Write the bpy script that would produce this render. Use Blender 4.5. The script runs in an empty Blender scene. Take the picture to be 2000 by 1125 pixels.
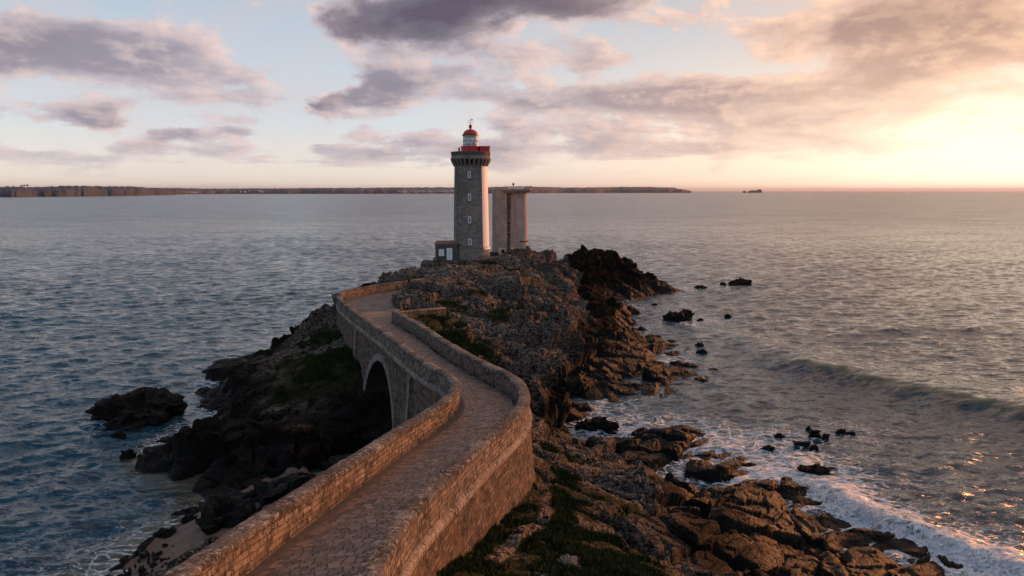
import bpy, bmesh, math, random
import numpy as np
from mathutils import Vector
random.seed(7); rng = np.random.default_rng(7)
C = bpy.context.scene.collection
S = bpy.context.scene
R = math.radians
# ------------------------------------------------------------------ camera
F = 1333.0; H = 22.0; TH = math.atan(189.5 / F); CT, ST = math.cos(TH), math.sin(TH)
cam = bpy.data.cameras.new('camera'); co = bpy.data.objects.new('camera', cam); C.objects.link(co)
cam.sensor_width = 36; cam.lens = 36 * F / 2000; cam.clip_start = 0.5; cam.clip_end = 200000
co.location = (0, 0, H); co.rotation_euler = (math.pi / 2 - TH, 0, 0); S.camera = co
# ------------------------------------------------------------------ light
SUN_AZ, SUN_EL = R(52), R(8)
S.view_settings.view_transform = 'Standard'; S.view_settings.look = 'None'
S.view_settings.gamma = 1; S.view_settings.exposure = 0.35
sl = bpy.data.lights.new('sun', 'SUN'); so = bpy.data.objects.new('sun', sl); C.objects.link(so)
sl.energy = 3.5; sl.angle = R(9); sl.color = (1.0, 0.34, 0.105)
sd = Vector((math.sin(SUN_AZ) * math.cos(SUN_EL), math.cos(SUN_AZ) * math.cos(SUN_EL), math.sin(SUN_EL)))
so.rotation_euler = sd.to_track_quat('Z', 'Y').to_euler(); so.location = sd * 50


class G:
    """small node-graph builder"""
    def __init__(s, nt):
        s.nt = nt; nt.nodes.clear()
    def n(s, typ, ins=None, **kw):
        d = s.nt.nodes.new(typ)
        for k, v in kw.items(): setattr(d, k, v)
        if ins:
            for k, v in ins.items(): s.set(d.inputs[k], v)
        return d
    def set(s, sock, v):
        if hasattr(v, 'links') or isinstance(v, bpy.types.NodeSocket): s.nt.links.new(v, sock)
        else:
            if sock.type == 'RGBA' and len(v) == 3: v = (*v, 1)
            sock.default_value = v
    def m(s, op, a, b=None, c=None, clamp=False):
        d = s.nt.nodes.new('ShaderNodeMath'); d.operation = op; d.use_clamp = clamp
        s.set(d.inputs[0], a)
        if b is not None: s.set(d.inputs[1], b)
        if c is not None: s.set(d.inputs[2], c)
        return d.outputs[0]
    def ss(s, x, lo, hi, a=0.0, b=1.0, mode='SMOOTHSTEP'):
        d = s.nt.nodes.new('ShaderNodeMapRange'); d.interpolation_type = mode
        s.set(d.inputs[0], x); s.set(d.inputs[1], lo); s.set(d.inputs[2], hi); s.set(d.inputs[3], a); s.set(d.inputs[4], b)
        return d.outputs[0]
    def mix(s, f, a, b, bt='MIX'):
        d = s.nt.nodes.new('ShaderNodeMix'); d.data_type = 'RGBA'; d.blend_type = bt
        s.set(d.inputs[0], f); s.set(d.inputs[6], a); s.set(d.inputs[7], b)
        return d.outputs[2]
    def noise(s, vec, scale, detail=4, rough=0.55, dist=0.0, off=None):
        if off is not None:
            a = s.n('ShaderNodeVectorMath', operation='ADD'); s.set(a.inputs[0], vec); a.inputs[1].default_value = off; vec = a.outputs[0]
        d = s.n('ShaderNodeTexNoise', {'Vector': vec, 'Scale': scale, 'Detail': detail, 'Roughness': rough, 'Distortion': dist})
        return d.outputs[0]
    def vmul(s, vec, k):
        a = s.n('ShaderNodeVectorMath', operation='MULTIPLY'); s.set(a.inputs[0], vec); a.inputs[1].default_value = k; return a.outputs[0]
    def ramp(s, x, stops):
        d = s.n('ShaderNodeValToRGB', {'Fac': x}); e = d.color_ramp.elements
        while len(e) < len(stops): e.new(0.5)
        for i, (p, c) in enumerate(stops): e[i].position = p; e[i].color = (*c, 1)
        return d.outputs[0]


# ------------------------------------------------------------------ world: clear sky + cloud deck, all in sky directions
def build_world():
    w = bpy.data.worlds.new('World'); S.world = w; w.use_nodes = True
    g = G(w.node_tree)
    tc = g.n('ShaderNodeTexCoord').outputs['Generated']
    sep = g.n('ShaderNodeSeparateXYZ', {0: tc}); x, y, z = sep.outputs
    az = g.m('ARCTAN2', x, y); el = g.m('ARCSINE', z)
    sky = g.n('ShaderNodeTexSky'); sky.sky_type = 'NISHITA'; sky.sun_disc = False
    sky.sun_elevation = SUN_EL; sky.sun_rotation = SUN_AZ; sky.dust_density = 1.5; sky.altitude = 20
    zc = g.m('MAXIMUM', z, 0.0)
    # clear air colours by elevation, cool side and sun side
    ele = g.m('MULTIPLY', g.m('MAXIMUM', el, 0.0), 1 / 0.30)
    cool = g.ramp(ele, [(0.0, (0.92, 0.80, 0.68)), (0.12, (0.86, 0.80, 0.72)), (0.3, (0.66, 0.71, 0.75)), (0.7, (0.48, 0.58, 0.68)), (1.0, (0.36, 0.47, 0.60))])
    warm = g.ramp(ele, [(0.0, (1.25, 0.95, 0.66)), (0.12, (1.25, 0.97, 0.70)), (0.3, (1.1, 0.86, 0.66)), (0.7, (0.72, 0.62, 0.58)), (1.0, (0.5, 0.5, 0.55))])
    daz = g.m('ABSOLUTE', g.m('SUBTRACT', az, 0.72))
    wf = g.ss(daz, 0.12, 0.95, 1.0, 0.0); wc = g.ss(daz, 0.05, 0.85, 1.0, 0.0)
    base = g.mix(wf, cool, warm)
    nish = g.vmul(sky.outputs[0], (0.05, 0.05, 0.05))
    base = g.mix(0.12, base, nish)
    # cloud coordinates on a flat deck overhead
    k = g.m('DIVIDE', 1.0, g.m('ADD', zc, 0.085))
    cx = g.m('MULTIPLY', x, k); cy = g.m('MULTIPLY', y, k)
    P = g.n('ShaderNodeCombineXYZ', {0: cx, 1: cy, 2: 0.0}).outputs[0]
    n1 = g.noise(P, 0.75, 10, 0.60, 0.25, (3.1, 7.7, 0))
    n1s = g.noise(P, 0.75, 10, 0.60, 0.25, (3.1 + 0.10, 7.7 + 0.02, 0))
    # second, isotropic noise in sky directions gives puffs their cauliflower edges
    D = g.n('ShaderNodeCombineXYZ', {0: az, 1: g.m('MULTIPLY', el, 1.9), 2: 0.0}).outputs[0]
    n2 = g.noise(D, 9.0, 9, 0.64, 0.2, (1.3, 0.4, 0))
    n2s = g.noise(D, 9.0, 9, 0.64, 0.2, (1.3 + 0.02, 0.4 + 0.012, 0))
    wn = g.n('ShaderNodeTexNoise', {'Vector': D, 'Scale': 5.0, 'Detail': 6, 'Roughness': 0.6}); ws = g.n('ShaderNodeSeparateColor', {0: wn.outputs[1]})
    azw = g.m('ADD', az, g.m('MULTIPLY', g.m('SUBTRACT', ws.outputs[0], 0.5), 0.26)); elw = g.m('ADD', el, g.m('MULTIPLY', g.m('SUBTRACT', ws.outputs[1], 0.5), 0.09))
    def blobs(lst):
        tot = None
        for (u, v, su, sv, wt) in lst:
            a = math.atan((u - 1000) / F * math.cos(0)); dirv = Vector(((u - 1000) / F, CT + (562.5 - v) / F * ST, -ST + (562.5 - v) / F * CT)).normalized()
            A = math.atan2(dirv.x, dirv.y); E = math.asin(dirv.z)
            sa = su / F * math.cos(A) ** 2; se = sv / F * math.cos(A)
            t1 = g.m('MULTIPLY', g.m('SUBTRACT', azw, A), 1 / sa); t2 = g.m('MULTIPLY', g.m('SUBTRACT', elw, E), 1 / se)
            r2 = g.m('ADD', g.m('MULTIPLY', t1, t1), g.m('MULTIPLY', t2, t2))
            e = g.m('MULTIPLY', g.m('EXPONENT', g.m('MULTIPLY', r2, -0.5)), wt)
            tot = e if tot is None else g.m('ADD', tot, e)
        return tot
    cov = blobs([(110, 80, 120, 42, 0.40), (330, 150, 160, 45, 0.22), (420, 100, 90, 40, .12), (165, 228, 40, 14, 0.36), (325, 262, 45, 11, 0.30),
                 (455, 258, 40, 9, 0.26), (800, 38, 115, 30, 0.62), (1050, 0, 120, 20, 0.5), (735, 172, 52, 24, 0.50), (680, 200, 40, 16, .4), (620, 208, 16, 8, 0.40), (850, 140, 50, 14, 0.2),
                 (1040, 212, 70, 14, 0.30), (1130, 110, 70, 26, 0.24), (1250, 190, 170, 26, 0.28), (1450, 240, 250, 22, 0.26), (1550, 170, 220, 26, 0.22), (1750, 50, 170, 38, 0.36), (1900, 110, 150, 50, 0.26), (900, 190, 50, 14, .16),
                 (700, 290, 160, 12, 0.18), (1000, 285, 180, 14, 0.22), (1680, 275, 110, 8, 0.22), (100, 290, 170, 12, 0.16), (850, 322, 110, 7, 0.16), (520, 310, 50, 11, 0.14), (300, 325, 120, 8, .10),
                 (590, 130, 45, 90, -0.25), (80, 240, 80, 12, -0.2), (300, 232, 60, 9, -.2), (640, 250, 60, 10, -0.2), (1950, 312, 150, 40, -0.42), (600, 350, 900, 13, -0.3), (1020, 150, 60, 16, -0.2), (1330, 70, 120, 16, -.12), (1250, 130, 120, 10, -.1), (1500, 10, 60, 16, -0.15), (240, 20, 60, 18, -.15)])
    dark = blobs([(110, 85, 110, 32, 0.3), (800, 38, 130, 34, 1.3), (1050, 0, 130, 24, 1.0), (725, 180, 60, 26, 0.35), (165, 228, 45, 14, 0.2), (620, 208, 22, 11, 0.4), (1750, 40, 170, 36, 0.5)])
    nn = g.m('ADD', g.m('MULTIPLY', n1, 0.5), g.m('MULTIPLY', n2, 0.5))
    nns = g.m('ADD', g.m('MULTIPLY', n1s, 0.5), g.m('MULTIPLY', n2s, 0.5))
    dens = g.m('ADD', g.m('ADD', g.m('MULTIPLY', g.m('SUBTRACT', nn, 0.5), 1.9), 0.5), cov)
    alpha = g.ss(dens, 0.475, 0.635)
    thick = g.ss(dens, 0.57, 0.88)
    lit = g.m('MULTIPLY', g.m('SUBTRACT', nn, nns), 7.0, clamp=False)
    lit = g.ss(lit, -0.55, 0.75)
    cl_light = g.mix(wc, (0.74, 0.58, 0.55), (1.12, 0.72, 0.46))
    cl_mid = g.mix(wc, (0.44, 0.41, 0.46), (0.80, 0.51, 0.37))
    cl_dark = g.mix(wc, (0.26, 0.24, 0.295), (0.50, 0.315, 0.24))
    cc = g.mix(lit, cl_mid, cl_light)
    cc = g.mix(g.m('MULTIPLY', thick, g.ss(lit, 0.2, 1.0, 0.85, 0.45)), cc, cl_dark)
    cc = g.mix(g.m('MULTIPLY', g.m('MULTIPLY', dark, thick), g.ss(nn, 0.36, 0.60, 0.5, 0.9), clamp=True), cc, g.mix(wc, (0.095, 0.078, 0.118), (0.26, 0.165, 0.15)))
    veil = g.m('MULTIPLY', g.ss(g.noise(D, 3.2, 6, 0.6, 0.5, (5, 2, 0)), 0.38, 0.62), 0.22)      # thin high cloud in the gaps
    base = g.mix(veil, base, cl_light)
    base = g.mix(g.m('MULTIPLY', veil, 0.6), base, cl_mid)
    low = g.ss(el, 0.0, 0.07)       # clouds melt into bright haze near the horizon
    col = g.mix(g.m('MULTIPLY', alpha, g.m('ADD', g.m('MULTIPLY', low, 0.72), 0.25)), base, cc)
    # glow of the hidden sun low on the right
    ga = g.m('MULTIPLY', g.m('SUBTRACT', az, 0.68), 1 / 0.20); ge = g.m('MULTIPLY', g.m('SUBTRACT', el, 0.02), 1 / 0.055)
    gl = g.m('EXPONENT', g.m('MULTIPLY', g.m('ADD', g.m('MULTIPLY', ga, ga), g.m('MULTIPLY', ge, ge)), -0.5))
    col = g.mix(g.m('MULTIPLY', gl, 0.78), col, (1.45, 1.24, 0.98))
    high = g.ss(el, 0.25, 0.65)      # the deep evening blue overhead
    col = g.mix(high, col, g.mix(0.8, g.mix(0.5, col, (0.0, 0.0, 0.0)), g.mix(g.ss(daz, 0.25, 1.5, 1.0, 0.0), (0.085, 0.20, 0.36), (1.05, 0.66, 0.42))))
    below = g.ss(z, -0.05, 0.0)
    col = g.mix(below, (0.10, 0.11, 0.13), col)
    bg = g.n('ShaderNodeBackground', {'Color': col, 'Strength': 0.93})
    o = g.n('ShaderNodeOutputWorld', {0: bg.outputs[0]})
    w.cycles.sampling_method = 'MANUAL'; w.cycles.sample_map_resolution = 512
build_world()


# ------------------------------------------------------------------ helpers
def rayd(u, v):
    b = (562.5 - v) / F
    return (u - 1000) / F, CT + b * ST, -ST + b * CT
def PZ(u, v, z):
    a, b, c = rayd(u, v); t = (z - H) / c; return a * t, b * t
def PY(u, v, y):
    a, b, c = rayd(u, v); t = y / b; return a * t, H + c * t

def hash3(ix, iy, iz, seed=0):
    h = (ix.astype(np.int64) * 374761393 + iy.astype(np.int64) * 668265263 + iz.astype(np.int64) * 2147483647 + seed * 974711) & 0xffffffff
    h = ((h ^ (h >> 13)) * 1274126177) & 0xffffffff
    h = ((h ^ (h >> 16)) * 2246822519) & 0xffffffff
    return ((h ^ (h >> 15)) & 0xffffff) / float(0xffffff)
def vnoise(x, y, z, seed=0):
    ix, iy, iz = np.floor(x), np.floor(y), np.floor(z)
    fx, fy, fz = x - ix, y - iy, z - iz
    fx = fx * fx * (3 - 2 * fx); fy = fy * fy * (3 - 2 * fy); fz = fz * fz * (3 - 2 * fz)
    r = 0
    for dx in (0, 1):
        for dy in (0, 1):
            for dz in (0, 1):
                w = (fx if dx else 1 - fx) * (fy if dy else 1 - fy) * (fz if dz else 1 - fz)
                r = r + w * hash3(ix + dx, iy + dy, iz + dz, seed)
    return r * 2 - 1
def fbm(x, y, z, o=5, seed=0, ridged=False, gain=0.5):
    a, t, s = 1.0, 0, 0
    for i in range(o):
        n = vnoise(x, y, z, seed + i)
        if ridged: n = 1 - 2 * np.abs(n)
        t = t + a * n; s += a; a *= gain; x, y, z = x * 2.03 + 5.1, y * 2.03 + 1.7, z * 2.03 + 9.2
    return t / s
def blocks(x, y, z, seed=0, tilt=0.8):
    """cellular facets: every cell a tilted plane with its own level; returns height and crack distance"""
    ix, iy, iz = np.floor(x), np.floor(y), np.floor(z)
    best = np.full(x.shape, 9e9); sec = np.full(x.shape, 9e9); val = np.zeros(x.shape)
    for dx in (-1, 0, 1):
        for dy in (-1, 0, 1):
            for dz in (-1, 0, 1):
                jx, jy, jz = ix + dx, iy + dy, iz + dz
                px = jx + hash3(jx, jy, jz, seed + 1); py = jy + hash3(jx, jy, jz, seed + 2); pz = jz + hash3(jx, jy, jz, seed + 3)
                ex, ey, ez = x - px, y - py, z - pz
                d = ex * ex + ey * ey + ez * ez
                lv = hash3(jx, jy, jz, seed + 4) * 2 - 1
                v = lv + tilt * ((hash3(jx, jy, jz, seed + 5) * 2 - 1) * ex + (hash3(jx, jy, jz, seed + 6) * 2 - 1) * ey) * 2
                c = d < best
                sec = np.where(c, best, np.minimum(sec, d)); val = np.where(c, v, val); best = np.where(c, d, best)
    return val, np.sqrt(sec) - np.sqrt(best)
def sstep(x, a, b):
    t = np.clip((x - a) / (b - a), 0, 1); return t * t * (3 - 2 * t)

def tag(o, label=None, cat=None, group=None, kind=None):
    if label: o['label'] = label
    if cat: o['category'] = cat
    if group: o['group'] = group
    if kind: o['kind'] = kind
    return o
def empty(name, loc, label, cat, group=None):
    o = bpy.data.objects.new(name, None); C.objects.link(o); o.location = loc; o.empty_display_size = 0.5
    return tag(o, label, cat, group)
def mesh_np(name, V, Q, mat, parent=None, smooth=False, attrs=None, uv=None):
    """V (n,3), Q (m,4) or (m,3) arrays; world coordinates, kept relative to the parent"""
    V = np.asarray(V, float); Q = np.asarray(Q, np.int32)
    if parent is not None: V = V - np.array(parent_loc(parent))
    me = bpy.data.meshes.new(name); k = Q.shape[1]
    me.vertices.add(len(V)); me.vertices.foreach_set('co', V.astype(np.float32).ravel())
    me.loops.add(Q.size); me.loops.foreach_set('vertex_index', Q.ravel())
    me.polygons.add(len(Q)); me.polygons.foreach_set('loop_start', np.arange(0, Q.size, k, dtype=np.int32))
    me.update(calc_edges=True)
    me.polygons.foreach_set('use_smooth', np.full(len(Q), smooth))
    if attrs:
        for an, a in attrs.items():
            at = me.color_attributes.new(an, 'FLOAT_COLOR', 'POINT')
            at.data.foreach_set('color', np.asarray(a, np.float32).ravel())
    if uv is not None:
        l = me.uv_layers.new(name='UVMap'); l.data.foreach_set('uv', np.asarray(uv, np.float32)[Q.ravel()].ravel())
    me.materials.append(mat)
    o = bpy.data.objects.new(name, me); C.objects.link(o)
    if parent is not None: o.parent = parent
    return o
def parent_loc(p):
    l = Vector((0, 0, 0))
    while p is not None: l += p.location; p = p.parent
    return l
def bm_obj(name, bm, mat, parent=None, smooth=False, bevel=0):
    if bevel: bmesh.ops.bevel(bm, geom=[e for e in bm.edges if e.calc_face_angle(0) > 0.5], offset=bevel, segments=2, affect='EDGES', clamp_overlap=True)
    bmesh.ops.recalc_face_normals(bm, faces=bm.faces)
    if parent is not None: bmesh.ops.translate(bm, verts=bm.verts, vec=-parent_loc(parent))
    me = bpy.data.meshes.new(name); bm.to_mesh(me); bm.free(); me.materials.append(mat)
    if smooth:
        for p in me.polygons: p.use_smooth = True
    o = bpy.data.objects.new(name, me); C.objects.link(o)
    if parent is not None: o.parent = parent
    return o
def box(bm, c, s, rz=0.0):
    r = bmesh.ops.create_cube(bm, size=1); cs, sn = math.cos(rz), math.sin(rz)
    for v in r['verts']:
        x, y, z = v.co.x * s[0], v.co.y * s[1], v.co.z * s[2]
        v.co = Vector((c[0] + x * cs - y * sn, c[1] + x * sn + y * cs, c[2] + z))
    return r['verts']
def tube(bm, a, b, r0, r1=None, n=8):
    r1 = r0 if r1 is None else r1; a, b = Vector(a), Vector(b); d = (b - a); L = d.length
    q = d.to_track_quat('Z', 'Y'); r = bmesh.ops.create_cone(bm, cap_ends=True, segments=n, radius1=r0, radius2=max(r1, 1e-4), depth=L)
    for v in r['verts']: v.co = q @ v.co + (a + b) / 2
def lathe(name, prof, c, mat, parent, n=64, a0=0.0, a1=2 * math.pi, smooth=True, rough=0.0):
    """prof: list (r, z); around c"""
    full = abs(a1 - a0 - 2 * math.pi) < 1e-6
    m = n if full else n + 1
    V, Q, UV = [], [], []
    for (r, z) in prof:
        for i in range(m):
            a = a0 + (a1 - a0) * i / n
            V.append((c[0] + r * math.sin(a), c[1] - r * math.cos(a), z)); UV.append((a * max(prof[0][0], .1), z))
    for j in range(len(prof) - 1):
        for i in range(n):
            k = (i + 1) % m
            Q.append((j * m + i, j * m + k, (j + 1) * m + k, (j + 1) * m + i))
    o = mesh_np(name, V, Q, mat, parent, smooth, uv=UV)
    if smooth: o.data.set_sharp_from_angle(angle=R(35))
    return o

# ------------------------------------------------------------------ materials
def mat(name):
    m = bpy.data.materials.new(name); m.use_nodes = True; return m, G(m.node_tree)
def finish(g, col, rough=0.9, bump=None, bs=0.5, bd=0.05, **kw):
    ins = {'Base Color': col, 'Roughness': rough}; ins.update(kw)
    p = g.n('ShaderNodeBsdfPrincipled', ins)
    if bump is not None:
        b = g.n('ShaderNodeBump', {'Strength': bs, 'Distance': bd, 'Height': bump}); g.nt.links.new(b.outputs[0], p.inputs['Normal'])
    g.n('ShaderNodeOutputMaterial', {0: p.outputs[0]})
    return p
def pos(g): return g.n('ShaderNodeNewGeometry').outputs['Position']

def m_rock():
    m, g = mat('sea_rock')
    p = pos(g); at = g.n('ShaderNodeAttribute', attribute_name='mask'); sp = g.n('ShaderNodeSeparateColor', {0: at.outputs[0]})
    grass, sand, lich = sp.outputs
    geo = g.n('ShaderNodeNewGeometry'); nz = g.n('ShaderNodeSeparateXYZ', {0: geo.outputs['Normal']}).outputs[2]
    pz = g.n('ShaderNodeSeparateXYZ', {0: p}).outputs[2]
    st = g.n('ShaderNodeMapping', {0: p}); st.inputs['Rotation'].default_value = (0.5, 0.3, 0.5); st.inputs['Scale'].default_value = (1, 1, 2.6)
    na = g.noise(p, 0.35, 5, 0.6); nb = g.noise(st.outputs[0], 1.7, 8, 0.65, 0.4); nc = g.noise(p, 7.0, 6, 0.7)
    base = g.ramp(nb, [(0.36, (0.003, 0.0025, 0.002)), (0.52, (0.006, 0.0042, 0.0035)), (0.66, (0.0075, 0.0056, 0.005)), (0.78, (0.016, 0.0125, 0.0112))])
    rust = g.ss(na, 0.50, 0.66); base = g.mix(g.m('MULTIPLY', rust, 0.55), base, (0.017, 0.008, 0.0045))
    # grey lichened stone, where the sea does not reach
    gr = g.ramp(nc, [(0.32, (0.035, 0.030, 0.026)), (0.48, (0.165, 0.135, 0.112)), (0.64, (0.40, 0.345, 0.295))])
    lm = g.m('MULTIPLY', lich, g.ss(g.m('ADD', nb, g.m('MULTIPLY', nc, 0.4)), 0.55, 0.76))
    base = g.mix(lm, base, gr)
    vo = g.n('ShaderNodeTexVoronoi', {'Vector': p, 'Scale': 1.1}); vo.feature = 'DISTANCE_TO_EDGE'
    crack = g.ss(vo.outputs[0], 0.0, 0.07); base = g.mix(g.m('MULTIPLY', g.m('SUBTRACT', 1.0, crack), 0.6), base, (0.008, 0.006, 0.005))
    # weed and wet rock by the water
    wl = g.ss(g.m('ADD', pz, g.m('MULTIPLY', nb, 1.6)), 2.2, 4.6)
    base = g.mix(wl, g.mix(0.88, base, (0.0045, 0.0042, 0.004)), base)
    gc = g.ramp(nc, [(0.3, (0.010, 0.012, 0.005)), (0.5, (0.024, 0.028, 0.011)), (0.7, (0.060, 0.050, 0.026))])
    gm = g.ss(g.m('ADD', grass, g.m('ADD', g.m('MULTIPLY', g.m('SUBTRACT', nb, 0.5), 1.5), g.m('MULTIPLY', g.m('SUBTRACT', na, 0.5), 1.6))), 0.52, 0.68)
    base = g.mix(gm, base, gc)
    sc = g.ramp(nc, [(0.3, (0.11, 0.075, 0.057)), (0.7, (0.18, 0.125, 0.098))])
    sm = g.ss(g.m('ADD', sand, g.m('MULTIPLY', g.m('SUBTRACT', nb, 0.5), 0.3)), 0.45, 0.55)
    base = g.mix(sm, base, sc)
    rough = g.ss(wl, 0, 1, 0.62, 0.92)
    hgt = g.m('ADD', g.m('ADD', g.m('MULTIPLY', nb, 1.0), g.m('MULTIPLY', nc, 0.35)), g.m('MULTIPLY', crack, 0.25))
    hgt = g.m('MULTIPLY', hgt, g.m('SUBTRACT', 1.0, g.m('MULTIPLY', sm, 0.9)))
    finish(g, base, rough, hgt, 1.0, 0.30, **{'Specular IOR Level': g.ss(wl, 0, 1, 0.22, 0.08)})
    return m
def m_masonry(name, bw, bh, cols, lich=0.35, warm=0.0, mortar=0.02, coping=False):
    """stone courses laid out in the part's own metres (UV)"""
    m, g = mat(name)
    uv = g.n('ShaderNodeUVMap').outputs[0]; p = pos(g)
    wob = g.n('ShaderNodeTexNoise', {'Vector': uv, 'Scale': 1.6, 'Detail': 3})
    wv = g.n('ShaderNodeVectorMath', operation='MULTIPLY_ADD'); g.set(wv.inputs[0], wob.outputs[1]); wv.inputs[1].default_value = (0.45, 0.16, 0); g.set(wv.inputs[2], uv)
    br = g.n('ShaderNodeTexBrick', {'Vector': wv.outputs[0], 'Color1': (0, 0, 0), 'Color2': (1, 1, 1), 'Mortar': (0.5, 0.5, 0.5), 'Scale': 1.0,
                                    'Mortar Size': mortar, 'Mortar Smooth': 0.4, 'Brick Width': bw, 'Row Height': bh, 'Bias': 0.0})
    br.offset = 0.5; br.squash_frequency = 3; br.squash = 1.35
    n1 = g.noise(p, 1.1, 5, 0.6); n2 = g.noise(g.vmul(p, (1, 1, 0.6)), 6.0, 6, 0.72); n3 = g.noise(p, 22.0, 4, 0.65)
    t = g.m('ADD', g.m('MULTIPLY', g.n('ShaderNodeSeparateColor', {0: br.outputs[0]}).outputs[0], 0.5), g.m('MULTIPLY', n2, 0.5))
    base = g.ramp(t, [(0.18, cols[0]), (0.48, cols[1]), (0.80, cols[2])])
    base = g.mix(g.ss(n1, 0.42, 0.68), base, g.mix(0.55, base, cols[3]))
    base = g.mix(g.m('MULTIPLY', br.outputs[1], g.ss(n2, 0.3, 0.6, 0.75, 0.25)), base, (0.05, 0.042, 0.036))
    lm = g.m('MULTIPLY', g.ss(g.m('ADD', g.m('MULTIPLY', n2, 0.6), g.m('MULTIPLY', n3, 0.4)), 0.545, 0.61), lich)
    base = g.mix(lm, base, (0.52, 0.50, 0.45))
    dm = g.m('MULTIPLY', g.ss(g.m('ADD', g.m('MULTIPLY', n1, 0.25), g.m('ADD', g.m('MULTIPLY', n2, 0.4), g.m('MULTIPLY', n3, 0.35))), 0.515, 0.44), 0.85)
    base = g.mix(dm, base, (0.030, 0.024, 0.020))
    hgt = g.m('ADD', g.m('MULTIPLY', g.m('SUBTRACT', 1.0, br.outputs[1]), 0.55 if not coping else 0.35), g.m('ADD', g.m('MULTIPLY', n2, 0.6), g.m('MULTIPLY', n3, 0.3)))
    finish(g, base, 0.95, hgt, 1.0, 0.10, **{'Specular IOR Level': 0.2})
    return m
def m_plain(name, col, var=0.25, rough=0.85, sc=2.0, bd=0.02, streak=False, metallic=0.0):
    m, g = mat(name); p = pos(g)
    q = g.vmul(p, (1, 1, 0.12)) if streak else p
    n = g.noise(q, sc, 6, 0.6); n2 = g.noise(p, sc * 8, 4, 0.6)
    d = tuple(c * (1 - var) for c in col); l = tuple(min(1, c * (1 + var)) for c in col)
    b = g.ramp(g.m('ADD', g.m('MULTIPLY', n, 0.7), g.m('MULTIPLY', n2, 0.3)), [(0.35, d), (0.65, l)])
    finish(g, b, rough, n2, 0.6, bd, Metallic=metallic)
    return m
def m_plain_dark(name, col, *a):
    m = m_plain(name, col, *a)
    for n in m.node_tree.nodes:
        if n.type == 'BSDF_PRINCIPLED': n.inputs['Specular IOR Level'].default_value = 0.15
    return m
M = {}
M['rock'] = m_rock()
M['parapet'] = m_masonry('parapet_stone', 0.40, 0.19, [(0.075, 0.06, 0.05), (0.20, 0.165, 0.14), (0.36, 0.30, 0.25), (0.27, 0.19, 0.13)], 0.30, mortar=0.03)
M['coping'] = m_masonry('coping_stone', 0.9, 3.0, [(0.035, 0.030, 0.027), (0.115, 0.10, 0.09), (0.27, 0.25, 0.225), (0.10, 0.078, 0.06)], 0.75, mortar=0.012, coping=True)
M['face'] = m_masonry('rubble_stone', 0.46, 0.21, [(0.05, 0.038, 0.03), (0.13, 0.10, 0.08), (0.25, 0.20, 0.165), (0.19, 0.11, 0.06)], 0.12, mortar=0.025)
M['course'] = m_masonry('dressed_stone', 1.1, 0.9, [(0.19, 0.155, 0.13), (0.29, 0.245, 0.21), (0.38, 0.335, 0.295), (0.25, 0.17, 0.12)], 0.4, mortar=0.012)
M['ring'] = m_masonry('voussoir_stone', 0.42, 2.0, [(0.19, 0.17, 0.155), (0.27, 0.25, 0.23), (0.34, 0.32, 0.30), (0.25, 0.21, 0.17)], 0.1, mortar=0.012)
def m_cobble():
    m, g = mat('granite_setts'); p = pos(g)
    at = g.n('ShaderNodeAttribute', attribute_name='tint')
    n = g.noise(p, 14, 5, 0.65); n1 = g.noise(p, 0.7, 4, 0.6)
    base = g.mix(g.ss(n, 0.35, 0.7), g.vmul(at.outputs[0], (0.7, 0.7, 0.7)), at.outputs[0])
    base = g.mix(g.m('MULTIPLY', g.ss(n1, 0.45, 0.7), 0.45), base, (0.10, 0.085, 0.075))
    finish(g, base, 0.62, n, 0.7, 0.02)
    return m
M['cobble'] = m_cobble()
def m_dirt():
    m, g = mat('packed_earth'); p = pos(g)
    n = g.noise(p, 0.8, 7, 0.62, 0.5); n2 = g.noise(p, 12, 5, 0.65)
    b = g.ramp(g.m('ADD', g.m('MULTIPLY', n, 0.6), g.m('MULTIPLY', n2, 0.4)), [(0.36, (0.09, 0.066, 0.052)), (0.5, (0.17, 0.13, 0.105)), (0.66, (0.26, 0.215, 0.18))])
    finish(g, b, 0.95, n2, 0.8, 0.04); return m
M['dirt'] = m_dirt()
def m_tower():
    m, g = mat('tower_granite'); uv = g.n('ShaderNodeUVMap').outputs[0]; p = pos(g)
    br = g.n('ShaderNodeTexBrick', {'Vector': uv, 'Color1': (0, 0, 0), 'Color2': (1, 1, 1), 'Mortar': (0.35, 0.35, 0.35), 'Scale': 1.0, 'Mortar Size': 0.02, 'Brick Width': 0.95, 'Row Height': 0.42})
    n = g.noise(g.vmul(p, (1, 1, 0.25)), 0.8, 5, 0.6); n2 = g.noise(p, 4, 5, 0.7)
    t = g.m('ADD', g.m('MULTIPLY', g.n('ShaderNodeSeparateColor', {0: br.outputs[0]}).outputs[0], 0.35), g.m('MULTIPLY', n2, 0.65))
    b = g.ramp(t, [(0.2, (0.125, 0.108, 0.094)), (0.5, (0.23, 0.198, 0.172)), (0.8, (0.34, 0.292, 0.255))])
    b = g.mix(g.m('MULTIPLY', g.ss(n, 0.4, 0.7), 0.5), b, (0.11, 0.095, 0.085))
    b = g.mix(g.m('MULTIPLY', br.outputs[1], 0.5), b, (0.07, 0.06, 0.055))
    finish(g, b, 0.9, g.m('ADD', n2, g.m('MULTIPLY', br.outputs[1], -0.6)), 0.8, 0.05); return m
M['tower'] = m_tower()
M['dark_stone'] = m_plain('dark_stone', (0.085, 0.078, 0.072), 0.35, 0.9, 2.0, 0.04)
M['barrel'] = m_plain_dark('shaded_vault_stone', (0.035, 0.03, 0.027), 0.4, 0.9, 1.5, 0.05)  # shade under the arch is put into this darker stone colour
M['white'] = m_plain('white_paint', (0.78, 0.76, 0.73), 0.07, 0.6, 1.2, 0.02, True)
M['white_trim'] = m_plain('white_joinery', (0.8, 0.8, 0.8), 0.05, 0.5)
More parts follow.
